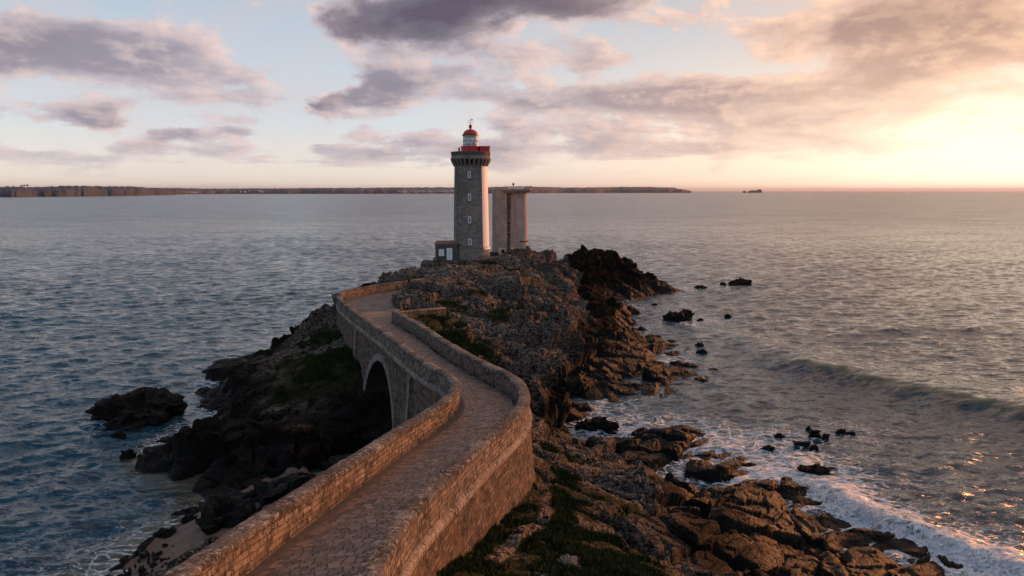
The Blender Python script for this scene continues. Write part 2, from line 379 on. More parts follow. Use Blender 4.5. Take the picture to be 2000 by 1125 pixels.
M['red'] = m_plain('red_paint', (0.55, 0.006, 0.014), 0.15, 0.42, 1.0)
M['dome'] = m_plain('red_dome_paint', (0.46, 0.045, 0.02), 0.3, 0.5, 3.0)
M['metal'] = m_plain('dark_metal', (0.03, 0.03, 0.032), 0.2, 0.5)
M['pane'] = m_plain('window_glass', (0.012, 0.014, 0.018), 0.1, 0.12)
M['roof'] = m_plain('rusty_roof_felt', (0.17, 0.085, 0.06), 0.3, 0.9)
def m_concrete():
    m, g = mat('weathered_concrete'); p = pos(g)
    n = g.noise(g.vmul(p, (2.2, 2.2, 0.14)), 1.0, 6, 0.62); n2 = g.noise(p, 0.5, 4, 0.6); n3 = g.noise(p, 6, 5, 0.7)
    b = g.ramp(g.m('ADD', g.m('MULTIPLY', n, 0.7), g.m('MULTIPLY', n3, 0.3)), [(0.32, (0.20, 0.15, 0.125)), (0.5, (0.38, 0.32, 0.28)), (0.68, (0.50, 0.45, 0.40))])
    b = g.mix(g.m('MULTIPLY', g.ss(g.m('ADD', g.m('MULTIPLY', n, .5), g.m('MULTIPLY', n2, .5)), 0.5, 0.66), 0.6), b, (0.17, 0.09, 0.06))
    finish(g, b, 0.9, n3, 0.6, 0.05); return m
M['concrete'] = m_concrete()
M['core'] = m_plain('dark_core_concrete', (0.20, 0.15, 0.12), 0.5, 0.9, 0.8, 0.03)  # stair core concrete, darker and browner than the shells
M['rust_stain'] = m_plain('rusty_drain', (0.10, 0.055, 0.04), 0.3, 0.9)
M['coast'] = m_plain('far_coast_ground', (0.040, 0.046, 0.062), 0.5, 0.95, 0.012, 0.5)
M['far_tree'] = m_plain('far_foliage', (0.03, 0.032, 0.02), 0.3, 0.95)
M['house'] = m_plain('whitewash', (0.68, 0.66, 0.64), 0.08, 0.8)
M['slate'] = m_plain('slate_roof', (0.08, 0.085, 0.1), 0.15, 0.7)
M['beach_rock'] = m_plain_dark('wet_black_rock', (0.016, 0.014, 0.013), 0.5, 0.55, 1.5, 0.15)

# ------------------------------------------------------------------ bridge lines
ZT = ([6.0, 13.7, 22.0, 31.0, 40.0, 60.0, 80.0, 110.0], [14.6, 13.7, 12.4, 11.5, 10.9, 10.0, 9.4, 9.3])   # parapet top by distance
def ztop(y): return float(np.interp(y, *ZT))
def trace(pts):
    out = []
    for (u, v) in pts:
        z = 11.0
        for _ in range(30): x, y = PZ(u, v, z); z = 0.5 * z + 0.5 * ztop(y)
        out.append((x, y))
    return np.array(out)
def smooth_curve(P, step=0.25, it=2):
    P = np.asarray(P, float); out = []
    Q = np.vstack([2 * P[0] - P[1], P, 2 * P[-1] - P[-2]])
    for i in range(1, len(Q) - 2):
        p0, p1, p2, p3 = Q[i - 1:i + 3]
        for t in np.linspace(0, 1, 12, endpoint=False):
            out.append(0.5 * ((2 * p1) + (-p0 + p2) * t + (2 * p0 - 5 * p1 + 4 * p2 - p3) * t * t + (-p0 + 3 * p1 - 3 * p2 + p3) * t ** 3))
    out.append(P[-1]); out = np.array(out)
    for k in range(2):
        d = np.r_[0, np.cumsum(np.linalg.norm(np.diff(out, axis=0), axis=1))]
        n = int(d[-1] / step) + 1; s = np.linspace(0, d[-1], n)
        out = np.c_[np.interp(s, d, out[:, 0]), np.interp(s, d, out[:, 1])]
        for _ in range(it * 4):
            o2 = out.copy(); o2[1:-1] = (out[:-2] + 2 * out[1:-1] + out[2:]) / 4; out = o2
    return out
def normals(P):
    t = np.gradient(P, axis=0); t /= np.linalg.norm(t, axis=1)[:, None] + 1e-9
    return np.c_[t[:, 1], -t[:, 0]]        # to the right of travel (near -> far)
LT = trace([(320, 1125), (460, 1032), (620, 932), (700, 882), (780, 832), (820, 808), (863, 780), (877, 766), (882, 752), (873, 737), (847, 721), (817, 705), (772, 670), (742, 646),
            (696, 614), (663, 588), (659, 577), (665, 570), (693, 563), (730, 557), (772, 551), (826, 544)])
d0 = (LT[0] - LT[1]); d0 /= np.linalg.norm(d0); LT = np.vstack([LT[0] + d0 * 7, LT])
RT = trace([(740, 1125), (780, 1046), (820, 992), (880, 934), (924, 892), (960, 858), (1000, 824), (1026, 797), (1034, 780), (1032, 762), (1016, 740), (980, 720), (940, 702), (875, 666), (829, 636), (775, 607)])
d0 = (RT[0] - RT[1]); d0 /= np.linalg.norm(d0); RT = np.vstack([RT[0] + d0 * 7, RT])
LC = smooth_curve(LT); RC = smooth_curve(RT); LN = normals(LC); RN = normals(RC)
def arclen(P): return np.r_[0, np.cumsum(np.linalg.norm(np.diff(P, axis=0), axis=1))]
LS, RS = arclen(LC), arclen(RC)
PAR = 1.15; WT = 0.52
def zt_arr(P): return np.interp(P[:, 1], *ZT)

# arch placement on the left face
def s_at_y(yv):   # along left curve on the far reach
    i = np.argmin(np.abs(LC[:, 1] - yv) + 100 * (np.arange(len(LC)) < np.argmin(np.abs(LS - LS[-1] * 0.3))))
    return LS[i]
ARC_A, ARC_B = s_at_y(50.2), s_at_y(62.5)
ARC_C = (ARC_A + ARC_B) / 2; ARC_R = (ARC_B - ARC_A) / 2; ARC_Z0 = 7.6 - ARC_R
def arch_z(s):
    t = np.clip(1 - ((s - ARC_C) / ARC_R) ** 2, 0, None); return ARC_Z0 + ARC_R * np.sqrt(t)

# ------------------------------------------------------------------ terrain
CP = []   # control points x, y, z
def cz(z, *pts):
    for (u, v) in pts: x, y = PZ(u, v, z); CP.append((x, y, z))
def cy(*pts):
    for (u, v, y) in pts: x, z = PY(u, v, y); CP.append((x, y, z))
# water line, left side of the island
cz(0.0, (640, 612), (600, 628), (583, 638), (560, 655), (520, 680), (470, 692), (420, 712), (383, 733), (420, 742), (455, 742), (440, 752), (402, 764), (430, 782), (452, 792), (440, 806),
   (395, 835), (330, 852), (300, 868), (272, 885), (285, 905), (350, 920), (450, 930), (540, 930))
# deep water left
cz(-3.0, (560, 620), (480, 650), (380, 690), (300, 730), (300, 780), (380, 790), (200, 860), (180, 900), (250, 930), (350, 955), (100, 1000), (200, 560), (50, 800), (150, 1060), (0, 1125))
cz(-1.2, (420, 775), (430, 760), (300, 840), (450, 960), (330, 1000))
# little beach, bottom left (sand slopes down to the water)
cz(0.1, (545, 942), (470, 958), (400, 985), (345, 1030), (300, 1075), (235, 1122))
cz(0.6, (620, 925), (560, 955), (450, 1020), (385, 1065), (330, 1110), (270, 1150))
cz(1.6, (700, 925), (640, 970), (560, 1030), (430, 1090), (380, 1140))
cz(3.0, (760, 960), (660, 1040), (560, 1130))
cz(-1.2, (400, 1000), (280, 1040), (220, 1080), (150, 1120)) if False else None
# dark reef below the wall
cy((470, 958, 45), (520, 945, 46), (590, 935, 47), (430, 985, 43), (400, 1020, 41))
# slope under the platform wall
cy((655, 618, 81), (668, 645, 77), (690, 680, 71), (705, 700, 66.5), (720, 740, 63.0), (722, 780, 61))
cy((640, 640, 79), (600, 680, 72), (560, 705, 69), (520, 735, 66.5), (470, 730, 69), (500, 700, 73), (430, 730, 70.5))
cy((640, 700, 67.5), (610, 735, 63.5), (570, 765, 60.5), (535, 790, 59), (545, 830, 57.6), (600, 790, 59.3), (660, 770, 61.2), (700, 800, 60))
cy((480, 800, 60), (440, 850, 55.5), (380, 868, 55), (330, 880, 55), (480, 820, 59))
cz(1.7, (480, 890), (400, 885), (600, 893), (520, 900), (660, 883), (340, 882), (440, 895)); cz(2.8, (500, 850), (560, 868), (640, 850), (430, 855)); cz(1.0, (300, 884), (318, 876), (345, 868)); cz(1.1, (420, 722), (450, 715), (425, 773), (455, 775)); cz(3.4, (560, 840), (620, 830)); cz(1.6, (380, 865)); cz(0.9, (370, 905), (450, 917), (540, 918), (610, 910))
cz(2.2, (700, 870), (740, 850)); cz(1.6, (640, 895), (690, 890)); cz(0.2, (620, 924), (700, 912)); cz(0.0, (800, 850))
cz(-0.6, (745, 905), (830, 850))
# ravine under the arch and behind the bend
for (x, y, z) in [(-9, 55, 0.2), (-7, 50, 0.2), (-5, 58, 0.3), (-14, 52, 0.1), (-2, 60, 0.3), (3, 58, 0.6), (5, 52, 1.0), (-6, 46, 1.5), (-14, 46, 0.6), (-10, 42, 4.0), (-4.5, 42, 6.0), (1, 45, 5.0), (-16, 38, 2.0)]: CP.append((x, y, z))
# under the roadway on the headland
for (x, y, z) in [(0, 39, 7.5), (-4, 33, 8.0), (-7, 24, 9.5), (-8, 14, 11.0), (-14, 26, 5.5), (-16, 18, 7.0), (-11, 32, 5.0), (-22, 30, 2.4), (-24, 20, 3.0), (-12, 6, 12), (4, 0, 14), (20, 0, 12), (-30, 0, 6), (-40, 20, -0.5), (-45, 5, 0)]: CP.append((x, y, z))
# island top
cy((700, 600, 79), (740, 640, 67), (760, 600, 78), (800, 560, 92), (720, 570, 89), (790, 650, 66), (850, 700, 56.5), (880, 730, 51))
cy((770, 585, 82), (800, 575, 86), (830, 556, 93), (842, 540, 97), (870, 531, 100), (905, 534, 101), (940, 545, 99), (980, 560, 96), (1010, 590, 91), (1040, 615, 86), (1060, 640, 82), (1085, 660, 78))
cy((900, 545, 93), (940, 558, 91), (870, 548, 93), (985, 585, 87.5), (1030, 622, 82), (1065, 655, 78.5))
cy((960, 575, 97), (1010, 600, 93.5), (1060, 625, 89))
cy((820, 600, 77), (860, 610, 76), (800, 612, 73.5), (850, 640, 70), (900, 600, 80.5), (950, 600, 83), (900, 650, 70), (950, 640, 76), (1000, 640, 77), (930, 690, 63), (980, 690, 66), (1010, 680, 70), (1000, 720, 60))
cy((1050, 690, 72), (1080, 700, 70), (1090, 690, 73)); cy((1035, 740, 58), (1050, 780, 58), (1075, 730, 66))
cy((800, 530, 118), (830, 520, 122), (850, 513, 124), (880, 517, 118), (910, 512, 118), (950, 506, 119), (990, 499, 123), (1020, 500, 125), (1040, 503, 126), (860, 509, 130), (900, 500, 135), (960, 494, 140), (1030, 497, 136))
cy((860, 525, 110), (900, 522, 112), (950, 520, 112), (1000, 520, 114), (1040, 530, 113), (1000, 545, 106), (960, 540, 104), (1040, 560, 102), (1060, 590, 97), (1080, 620, 91))
cy((1065, 525, 121), (1090, 545, 117), (1120, 562, 113), (1150, 577, 110), (1180, 590, 108), (1100, 600, 99), (1140, 620, 98), (1180, 640, 95), (1100, 650, 89), (1130, 680, 84), (1150, 650, 93), (1200, 640, 97))
cy((1220, 660, 95), (1260, 668, 95), (1250, 690, 88), (1200, 690, 85), (1280, 700, 88), (1300, 735, 79), (1250, 750, 75), (1200, 750, 72.5), (1150, 740, 73), (1330, 730, 80), (1100, 740, 70), (1100, 790, 62), (1060, 800, 58), (1150, 780, 67), (1050, 840, 54), (1085, 840, 57))
# water line, right side of the island
cz(0.0, (1210, 598), (1245, 600), (1250, 612), (1225, 625), (1232, 642), (1265, 652), (1320, 665), (1350, 682), (1310, 696), (1298, 710), (1350, 715), (1375, 728), (1372, 742), (1330, 755), (1312, 765), (1270, 778), (1235, 786), (1190, 792), (1150, 800),
   (1142, 812), (1110, 830), (1090, 852))
cz(-3.0, (1300, 620), (1400, 660), (1420, 700), (1420, 760), (1350, 800), (1280, 640), (1320, 590), (1400, 600), (1500, 800), (1600, 780), (1500, 700)); cz(-1.6, (1250, 810), (1170, 825), (1300, 830), (1180, 845))
# islet behind
cy((1080, 515, 146), (1110, 500, 149), (1140, 487, 151), (1180, 484, 152), (1205, 490, 151), (1225, 510, 151), (1250, 525, 151), (1280, 542, 151), (1305, 552, 151.5), (1130, 530, 141), (1180, 540, 141), (1220, 555, 142), (1160, 570, 134), (1240, 560, 145))
cz(0.0, (1332, 566), (1300, 575), (1260, 580), (1200, 592), (1340, 562)); CP += [(12, 165, 0.0), (25, 168, 0), (0, 150, 1), (3, 175, -3), (40, 160, -2.5), (-12, 150, 0.5), (-25, 140, -0.5), (-32, 125, 0), (-25, 160, -3), (-38, 105, 0.2), (-34, 95, 0.0), (-45, 115, -3), (-32, 88, 0)]
# headland, right of the near wall
cy((1050, 941, 34.6), (1016, 966, 31.5), (989, 995, 29), (964, 1046, 25.6), (930, 1080, 23.5), (900, 1104, 21.5), (1090, 900, 41), (1060, 870, 44), (1100, 960, 35), (1100, 1000, 31), (1060, 1050, 27), (1100, 1100, 23), (1000, 1110, 22.5), (1180, 1120, 22.5))
cy((1060, 862, 47), (1120, 868, 49), (1180, 874, 49), (1215, 885, 48), (1150, 900, 44), (1225, 905, 45.5), (1170, 930, 40.5), (1225, 940, 41), (1255, 950, 41.5), (1262, 985, 38), (1250, 1020, 34.5), (1200, 1000, 33), (1200, 1060, 27.5), (1262, 1060, 32), (1240, 1100, 26.5), (1300, 1000, 39))
cy((1300, 950, 44), (1350, 960, 44.5), (1330, 1020, 38), (1400, 1020, 38.5), (1450, 1060, 36), (1350, 1080, 33.5), (1300, 1120, 29.5), (1450, 1120, 33), (1380, 1000, 40))
cy((1430, 935, 48.5), (1480, 945, 48), (1540, 970, 46.5), (1590, 1000, 44), (1600, 1040, 40.5), (1530, 1040, 40), (1560, 1080, 37.5), (1650, 1070, 39.5), (1700, 1090, 37), (1620, 1120, 35), (1750, 1090, 38), (1750, 1125, 36), (1820, 1120, 36))
cz(0.0, (1075, 858), (1110, 862), (1150, 866), (1205, 870), (1245, 925), (1300, 932), (1340, 934), (1385, 920), (1420, 908), (1480, 912), (1530, 935), (1575, 950), (1610, 965), (1640, 985), (1680, 1008), (1700, 1020), (1740, 1030), (1790, 1062), (1840, 1090), (1870, 1118), (1900, 1150))
# low black reef in the cove
cy((1230, 870, 54.5), (1270, 862, 56), (1320, 858, 57.5), (1370, 870, 56.5), (1385, 885, 54.5), (1330, 895, 52.5), (1270, 900, 51.0), (1300, 875, 54))
cz(0.0, (1215, 862), (1260, 845), (1340, 838), (1398, 878), (1370, 905), (1330, 922)); cz(-1.0, (1430, 880), (1450, 895), (1400, 858))
cz(-3.0, (1600, 900), (1700, 960), (1800, 1020), (1900, 1080), (2000, 1100), (1800, 900), (2100, 1200), (1900, 700), (1700, 820))
for (x, y, z) in [(60, 20, -3), (45, 10, 1), (32, 16, 4), (70, 60, -4), (90, 100, -4), (90, 150, -4), (60, 190, -4), (0, 200, -4), (-60, 180, -4), (-90, 120, -4), (-80, 60, -4), (-70, 30, -3), (-60, 90, -4)]: CP.append((x, y, z))
CP = np.array([c for c in CP if c is not None], float)
# drop near-duplicates
keep = []
for i, c in enumerate(CP):
    if all((c[0] - CP[j][0]) ** 2 + (c[1] - CP[j][1]) ** 2 > 0.25 for j in keep): keep.append(i)
CP = CP[keep]
def kern(d): return d
_D = np.hypot(CP[:, None, 0] - CP[None, :, 0], CP[:, None, 1] - CP[None, :, 1])
_W = np.linalg.solve(kern(_D) + np.eye(len(CP)) * -0.15, CP[:, 2] - CP[:, 2].mean())
def base_h(x, y):
    sh = x.shape; x = x.ravel(); y = y.ravel(); out = np.empty(x.shape)
    for i in range(0, len(x), 40000):
        xx, yy = x[i:i + 40000, None], y[i:i + 40000, None]
        out[i:i + 40000] = kern(np.sqrt((xx - CP[None, :, 0]) ** 2 + (yy - CP[None, :, 1]) ** 2)) @ _W
    return (out + CP[:, 2].mean()).reshape(sh)
def inpoly(x, y, poly):
    c = np.zeros(x.shape, bool); n = len(poly)
    for i in range(n):
        (x1, y1), (x2, y2) = poly[i], poly[(i + 1) % n]
        if y1 == y2: continue
        c ^= ((y1 > y) != (y2 > y)) & (x < (x2 - x1) * (y - y1) / (y2 - y1) + x1)
    return c
PLAT = [PZ(u, v, 8.2) for (u, v) in [(775, 632), (782, 606), (768, 598), (766, 588), (795, 578), (800, 566), (822, 556), (826, 552)]]   # rock edge of the platform
FOOT = [tuple(p) for p in LC[::4]] + PLAT[::-1] + [tuple(p) for p in RC[::-4]]
FOOT_IN = FOOT

def gauss(x, y, pts, z0=None):
    t = np.zeros(x.shape)
    for p in pts:
        u, v, yy, r, w = p
        cx_, _ = PY(u, v, yy); t = np.maximum(t, w * np.exp(-((x - cx_) ** 2 + (y - yy) ** 2) / (2 * r * r)))
    return t
def polydist(x, y, P):
    d = np.full(x.shape, 1e9)
    for i in range(len(P) - 1):
        ax, ay = P[i]; bx, by = P[i + 1]; L2 = (bx - ax) ** 2 + (by - ay) ** 2 + 1e-9
        t = np.clip(((x - ax) * (bx - ax) + (y - ay) * (by - ay)) / L2, 0, 1)
        d = np.minimum(d, np.hypot(x - ax - t * (bx - ax), y - ay - t * (by - ay)))
    return d

def build_terrain():
    ang = np.radians(np.linspace(-47, 50, 860)); r = np.exp(np.linspace(math.log(9.0), math.log(178.0), 900))
    A, Rr = np.meshgrid(ang, r); X = Rr * np.sin(A); Y = Rr * np.cos(A)
    Hb = base_h(X, Y)
    gy, gx = np.gradient(Hb)          # slope from finite differences in polar grid
    dr = np.gradient(r)[:, None]; da = (ang[1] - ang[0]) * Rr
    sr, sa = gy / dr, gx / da
    nx = -(sr * np.sin(A) + sa * np.cos(A)); ny = -(sr * np.cos(A) - sa * np.sin(A))
    sl = np.hypot(nx, ny); nz = 1 / np.sqrt(1 + sl ** 2); nx, ny = nx * nz, ny * nz
    inside = inpoly(X, Y, FOOT)
    dL = polydist(X, Y, [tuple(p) for p in LC[::6]] ); dR = polydist(X, Y, [tuple(p) for p in RC[::6]])
    dW = np.where(inside, 0, np.minimum(dL, dR))
    # masks
    sand = np.zeros(X.shape)
    bpoly = [PZ(u, v, z) for (u, v, z) in [(660, 915, .6), (545, 938, 0), (380, 985, 0), (300, 1060, 0), (200, 1130, 0), (300, 1200, 1), (430, 1125, 1.2), (560, 1010, 1.5), (700, 930, 1)]]
    bin_ = inpoly(X, Y, bpoly); db = polydist(X, Y, bpoly + [bpoly[0]])
    sand = np.where(bin_, sstep(db, -0.1, 0.8), 0) * sstep(Hb, 1.9, 1.0)
    sand = np.maximum(sand, sstep(Hb, 0.2, -0.6) * sstep(X, -10, -14) * sstep(Y, 62, 52) * sstep(X, -60, -30))
    gr = gauss(X, Y, [(650, 690, 68, 4.0, 1), (610, 730, 64, 3.6, 1), (575, 760, 61, 2.2, 0.95), (690, 720, 64.5, 3, 0.95), (630, 650, 76, 3, 0.85), (560, 710, 69, 2.0, .6),
                       (1000, 1080, 25.5, 2.6, 1), (1060, 1030, 28, 3.2, 1), (1130, 1080, 25, 3.2, 1), (1100, 980, 33, 2.4, .85), (1170, 1120, 22.5, 3.0, 1), (940, 1110, 21.5, 2.2, 1), (1010, 1000, 29, 1.6, .9), (1120, 930, 37.5, 1.8, .7),
                       (1080, 890, 42, 1.8, .7), (1190, 980, 35.5, 1.6, .75), (1150, 910, 41.5, 1.3, .6), (1230, 1070, 28.5, 1.6, .7),
                       (840, 625, 73, 3.2, 1), (880, 655, 67, 3.0, .95), (920, 670, 66, 2.5, .85), (880, 600, 81, 1.8, .85), (970, 625, 79, 2.2, .8), (930, 580, 88, 1.6, .7), (1010, 610, 85, 2.2, .7), (930, 515, 116, 3, .8), (1010, 530, 111, 3, .7),
                       (860, 535, 112, 4, .7), (970, 700, 62, 2, .75), (895, 575, 90, 1.3, .7)])
    trail = polydist(X, Y, [PY(u, v, y)[0:1] + (y,) for (u, v, y) in [(1060, 950, 34.5), (1075, 985, 31.5), (1055, 1030, 28), (1010, 1070, 25.5), (960, 1110, 22.5)]])
    gr = gr * sstep(trail, 0.15, 0.45)
    lich = sstep(Hb, 2.6, 4.6) * np.clip(0.45 + 0.55 * fbm(X * .12, Y * .12, Hb * .1, 3, 40) + 0.25, 0, 1)
    lich *= np.where((X > 12) & (Y > 60) & (Y < 160), sstep(X + (Y - 90) * -0.05, 8, 3), 1)
    lich = np.maximum(lich, gauss(X, Y, [(870, 560, 95, 6, 1), (900, 620, 77, 6, 1), (960, 640, 76, 6, .95), (980, 590, 90, 5, 1), (1030, 650, 80, 4, .8), (960, 540, 104, 6, .9), (1010, 515, 118, 4.5, .9),
                                         (560, 700, 70, 2.2, .9), (545, 790, 59, 1.6, 1), (600, 790, 59.5, 1.6, .6), (1120, 890, 43.5, 2.6, 1), (1220, 900, 46, 2.0, 1), (1200, 950, 39, 2.5, 1), (1250, 965, 40, 1.6, .9)]))
    cut = (0.35 + 0.65 * sstep(dW, 0.2, 2.5)) * (1 - 0.85 * sand)
    rockamp = (1 - 0.72 * np.clip(gr * 1.3, 0, 1)) * cut
    # crags: tilted blocks at three sizes, plus ridges
    wx = fbm(X * .2, Y * .2, Hb * .2, 3, 11) * 1.6; wy = fbm(X * .2 + 9, Y * .2, Hb * .2, 3, 12) * 1.6
    Z0 = Hb * 0.8
    ca, sa_ = math.cos(0.6), math.sin(0.6)
    Xr, Yr = (X + wx) * ca + (Y + wy) * sa_, -(X + wx) * sa_ + (Y + wy) * ca
    b1, c1 = blocks(Xr / 8.0, Yr / 4.6, Z0 / 9, 21, .9); b2, c2 = blocks(Xr / 3.2, Yr / 1.7, Z0 / 5, 22, .9); b3, c3 = blocks(Xr / 1.25, Yr / 0.62, Z0 / 2.2, 23)
    f1 = fbm(X * .5, Y * .5, Z0 * .5, 5, 31, True)
    steep = sstep(sl, 0.2, 0.9)
    amp = (sstep(Hb, -1.5, 2.5) * 0.72 + 0.28) * (1 + 0.35 * sstep(Hb, 3, 5) * sstep(Y, 58, 66))
    near = sstep(Rr, 60, 25)
    b1 = b1 * (1 - .65 * sstep(Y, 130, 138) * sstep(X, 4, 10))
    disp = (1.15 * b1 + 0.50 * b2 + 0.16 * b3 + 0.14 * f1 - 0.75 * sstep(c1, 0.10, 0) - 0.40 * sstep(c2, 0.13, 0) - 0.12 * sstep(c3, 0.16, 0)) * amp * rockamp * (0.85 - 0.28 * near) * (0.75 + 0.6 * steep)
    disp += 0.10 * fbm(X * 1.3, Y * 1.3, Z0, 4, 50) * np.clip(gr, 0, 1)
    disp = disp * sstep(Hb, -2.4, -0.3) - 0.1 * sand
    PX_ = X + disp * nx * 0.9; PY_ = Y + disp * ny * 0.9; PZ_ = Hb + disp * (0.35 + 0.65 * nz)
    # keep ground below the roadway
    zdeck = np.interp(Y, *ZT) - PAR
    ins2 = inpoly(PX_, PY_, FOOT)
    PZ_ = np.where(ins2 | inside, np.minimum(PZ_, zdeck - 0.35), PZ_)
    lim = zdeck - 0.45 + np.clip(dW - 0.5, 0, 9) * 0.7
    PZ_ = np.where((dW < 3) & (Y < 62), np.minimum(PZ_, lim), PZ_)
    # solid ground level for the towers
    for (u, v, yy, rad) in [(921, 508, 125.0, 5.2), (866, 507, 124.0, 4.0), (996, 494, 133, 5.0)]:
        x0, z0 = PY(u, v, yy); dd = np.hypot(X - x0, Y - yy); w = sstep(dd, rad + 2.2, rad - 0.4)
        PZ_ = PZ_ * (1 - w) + np.minimum(PZ_, z0 + 0.1) * w
    ok = PZ_ > -1.6
    V = np.stack([PX_, PY_, PZ_], -1).reshape(-1, 3)
    nr, na = X.shape; idx = np.arange(nr * na).reshape(nr, na)
    q = np.stack([idx[:-1, :-1], idx[:-1, 1:], idx[1:, 1:], idx[1:, :-1]], -1).reshape(-1, 4)[:, ::-1]
    okq = ok.ravel()[q].any(1); q = q[okq]
    used = np.unique(q); remap = np.full(len(V), -1); remap[used] = np.arange(len(used)); q = remap[q]
    msk = np.stack([gr, sand, lich, np.ones(X.shape)], -1).reshape(-1, 4)[used]
    o = mesh_np('terrain', V[used], q, M['rock'], None, True, {'mask': msk})
    o.data.set_sharp_from_angle(angle=R(24))
    tag(o, kind='structure'); 
    return V[used], q, msk
TV, TQ, TM = build_terrain()

# ------------------------------------------------------------------ sea
def m_sea():
    m, g = mat('sea_water'); p = pos(g)
    at = g.n('ShaderNodeAttribute', attribute_name='sea'); sp = g.n('ShaderNodeSeparateColor', {0: at.outputs[0]}); foam, shal, crest = sp.outputs
    # foam lace
    w1 = g.n('ShaderNodeTexNoise', {'Vector': p, 'Scale': 0.5, 'Detail': 4})
    wv = g.n('ShaderNodeVectorMath', operation='MULTIPLY_ADD'); g.set(wv.inputs[0], w1.outputs[1]); wv.inputs[1].default_value = (2.2, 2.2, 0); g.set(wv.inputs[2], g.vmul(p, (0.8, 1.2, 0)))
    v1 = g.n('ShaderNodeTexVoronoi', {'Vector': wv.outputs[0], 'Scale': 1.1}); v1.feature = 'DISTANCE_TO_EDGE'
    v2 = g.n('ShaderNodeTexVoronoi', {'Vector': wv.outputs[0], 'Scale': 3.3}); v2.feature = 'DISTANCE_TO_EDGE'
    n1 = g.noise(wv.outputs[0], 1.2, 8, 0.7, 0.6); n2 = g.noise(p, 0.25, 5, 0.6)
    lace = g.m('ADD', g.m('MULTIPLY', g.ss(v1.outputs[0], 0.16, 0.0), 0.5), g.m('ADD', g.m('MULTIPLY', g.ss(v2.outputs[0], 0.2, 0.0), 0.22), g.m('MULTIPLY', n1, 0.55)))
    ff = g.m('ADD', lace, g.m('MULTIPLY', foam, 1.15))
    n3 = g.noise(wv.outputs[0], 4.5, 6, 0.75)
    ff = g.m('ADD', ff, g.m('MULTIPLY', g.m('SUBTRACT', n3, 0.5), 1.3))
    fm = g.ss(g.m('ADD', ff, g.m('MULTIPLY', g.m('SUBTRACT', n2, 0.5), 0.6)), 1.12, 1.62)
    deep = g.ramp(n2, [(0.35, (0.007, 0.030, 0.062)), (0.65, (0.014, 0.062, 0.092))])
    c = g.mix(shal, deep, (0.085, 0.085, 0.058))
    c = g.mix(crest, c, (0.004, 0.055, 0.050))
    c = g.mix(fm, c, g.mix(g.ss(n3, 0.4, 0.62), (0.36, 0.42, 0.46), (0.72, 0.74, 0.77)))
    rp = g.n('ShaderNodeMapping', {0: p}); rp.inputs['Rotation'].default_value = (0, 0, R(22)); rp.inputs['Scale'].default_value = (0.55, 1.5, 1)
    b1 = g.noise(rp.outputs[0], 0.55, 6, 0.62, 0.3); b2 = g.noise(rp.outputs[0], 2.6, 4, 0.6, 0.2); b3 = g.noise(rp.outputs[0], 0.09, 3, 0.5)
    h = g.m('ADD', g.m('ADD', g.m('MULTIPLY', b1, 1.1), g.m('MULTIPLY', b2, 0.20)), g.m('MULTIPLY', b3, 1.0))
    # ripples: slopes straight from noise so that far water keeps its sparkle
    geo = g.n('ShaderNodeNewGeometry')
    r1 = g.n('ShaderNodeTexNoise', {'Vector': rp.outputs[0], 'Scale': 0.9, 'Detail': 7, 'Roughness': 0.86, 'Distortion': 0.2})
    r2 = g.n('ShaderNodeTexNoise', {'Vector': rp.outputs[0], 'Scale': 0.035, 'Detail': 4, 'Roughness': 0.6})
    def slope(node, k):
        a = g.n('ShaderNodeVectorMath', operation='SUBTRACT'); g.set(a.inputs[0], node.outputs[1]); a.inputs[1].default_value = (.5, .5, .5)
        return g.vmul(a.outputs[0], (k, k, 0))
    s1 = slope(r1, 3.3); s2 = slope(r2, 0.35)
    s1m = g.n('ShaderNodeVectorMath', operation='SCALE'); g.set(s1m.inputs[0], s1); g.set(s1m.inputs[3], g.m('SUBTRACT', 1.0, g.m('MULTIPLY', crest, 0.55)))
    ad = g.n('ShaderNodeVectorMath', operation='ADD'); g.set(ad.inputs[0], s1m.outputs[0]); g.set(ad.inputs[1], s2)
    ad2 = g.n('ShaderNodeVectorMath', operation='ADD'); g.set(ad2.inputs[0], ad.outputs[0]); g.set(ad2.inputs[1], geo.outputs['Normal'])
    nm = g.n('ShaderNodeVectorMath', operation='NORMALIZE'); g.set(nm.inputs[0], ad2.outputs[0])
    ln = g.n('ShaderNodeVectorMath', operation='LENGTH'); g.set(ln.inputs[0], p)      # open water offshore is rougher than the lee of the island
    chop = g.ss(ln.outputs['Value'], 80, 700, 0.12, 0.24)
    pr = g.n('ShaderNodeBsdfPrincipled', {'Base Color': c, 'Roughness': g.ss(fm, 0, 1, chop, 0.8), 'IOR': 1.333, 'Normal': nm.outputs[0]})
    g.n('ShaderNodeOutputMaterial', {0: pr.outputs[0]})
    return m
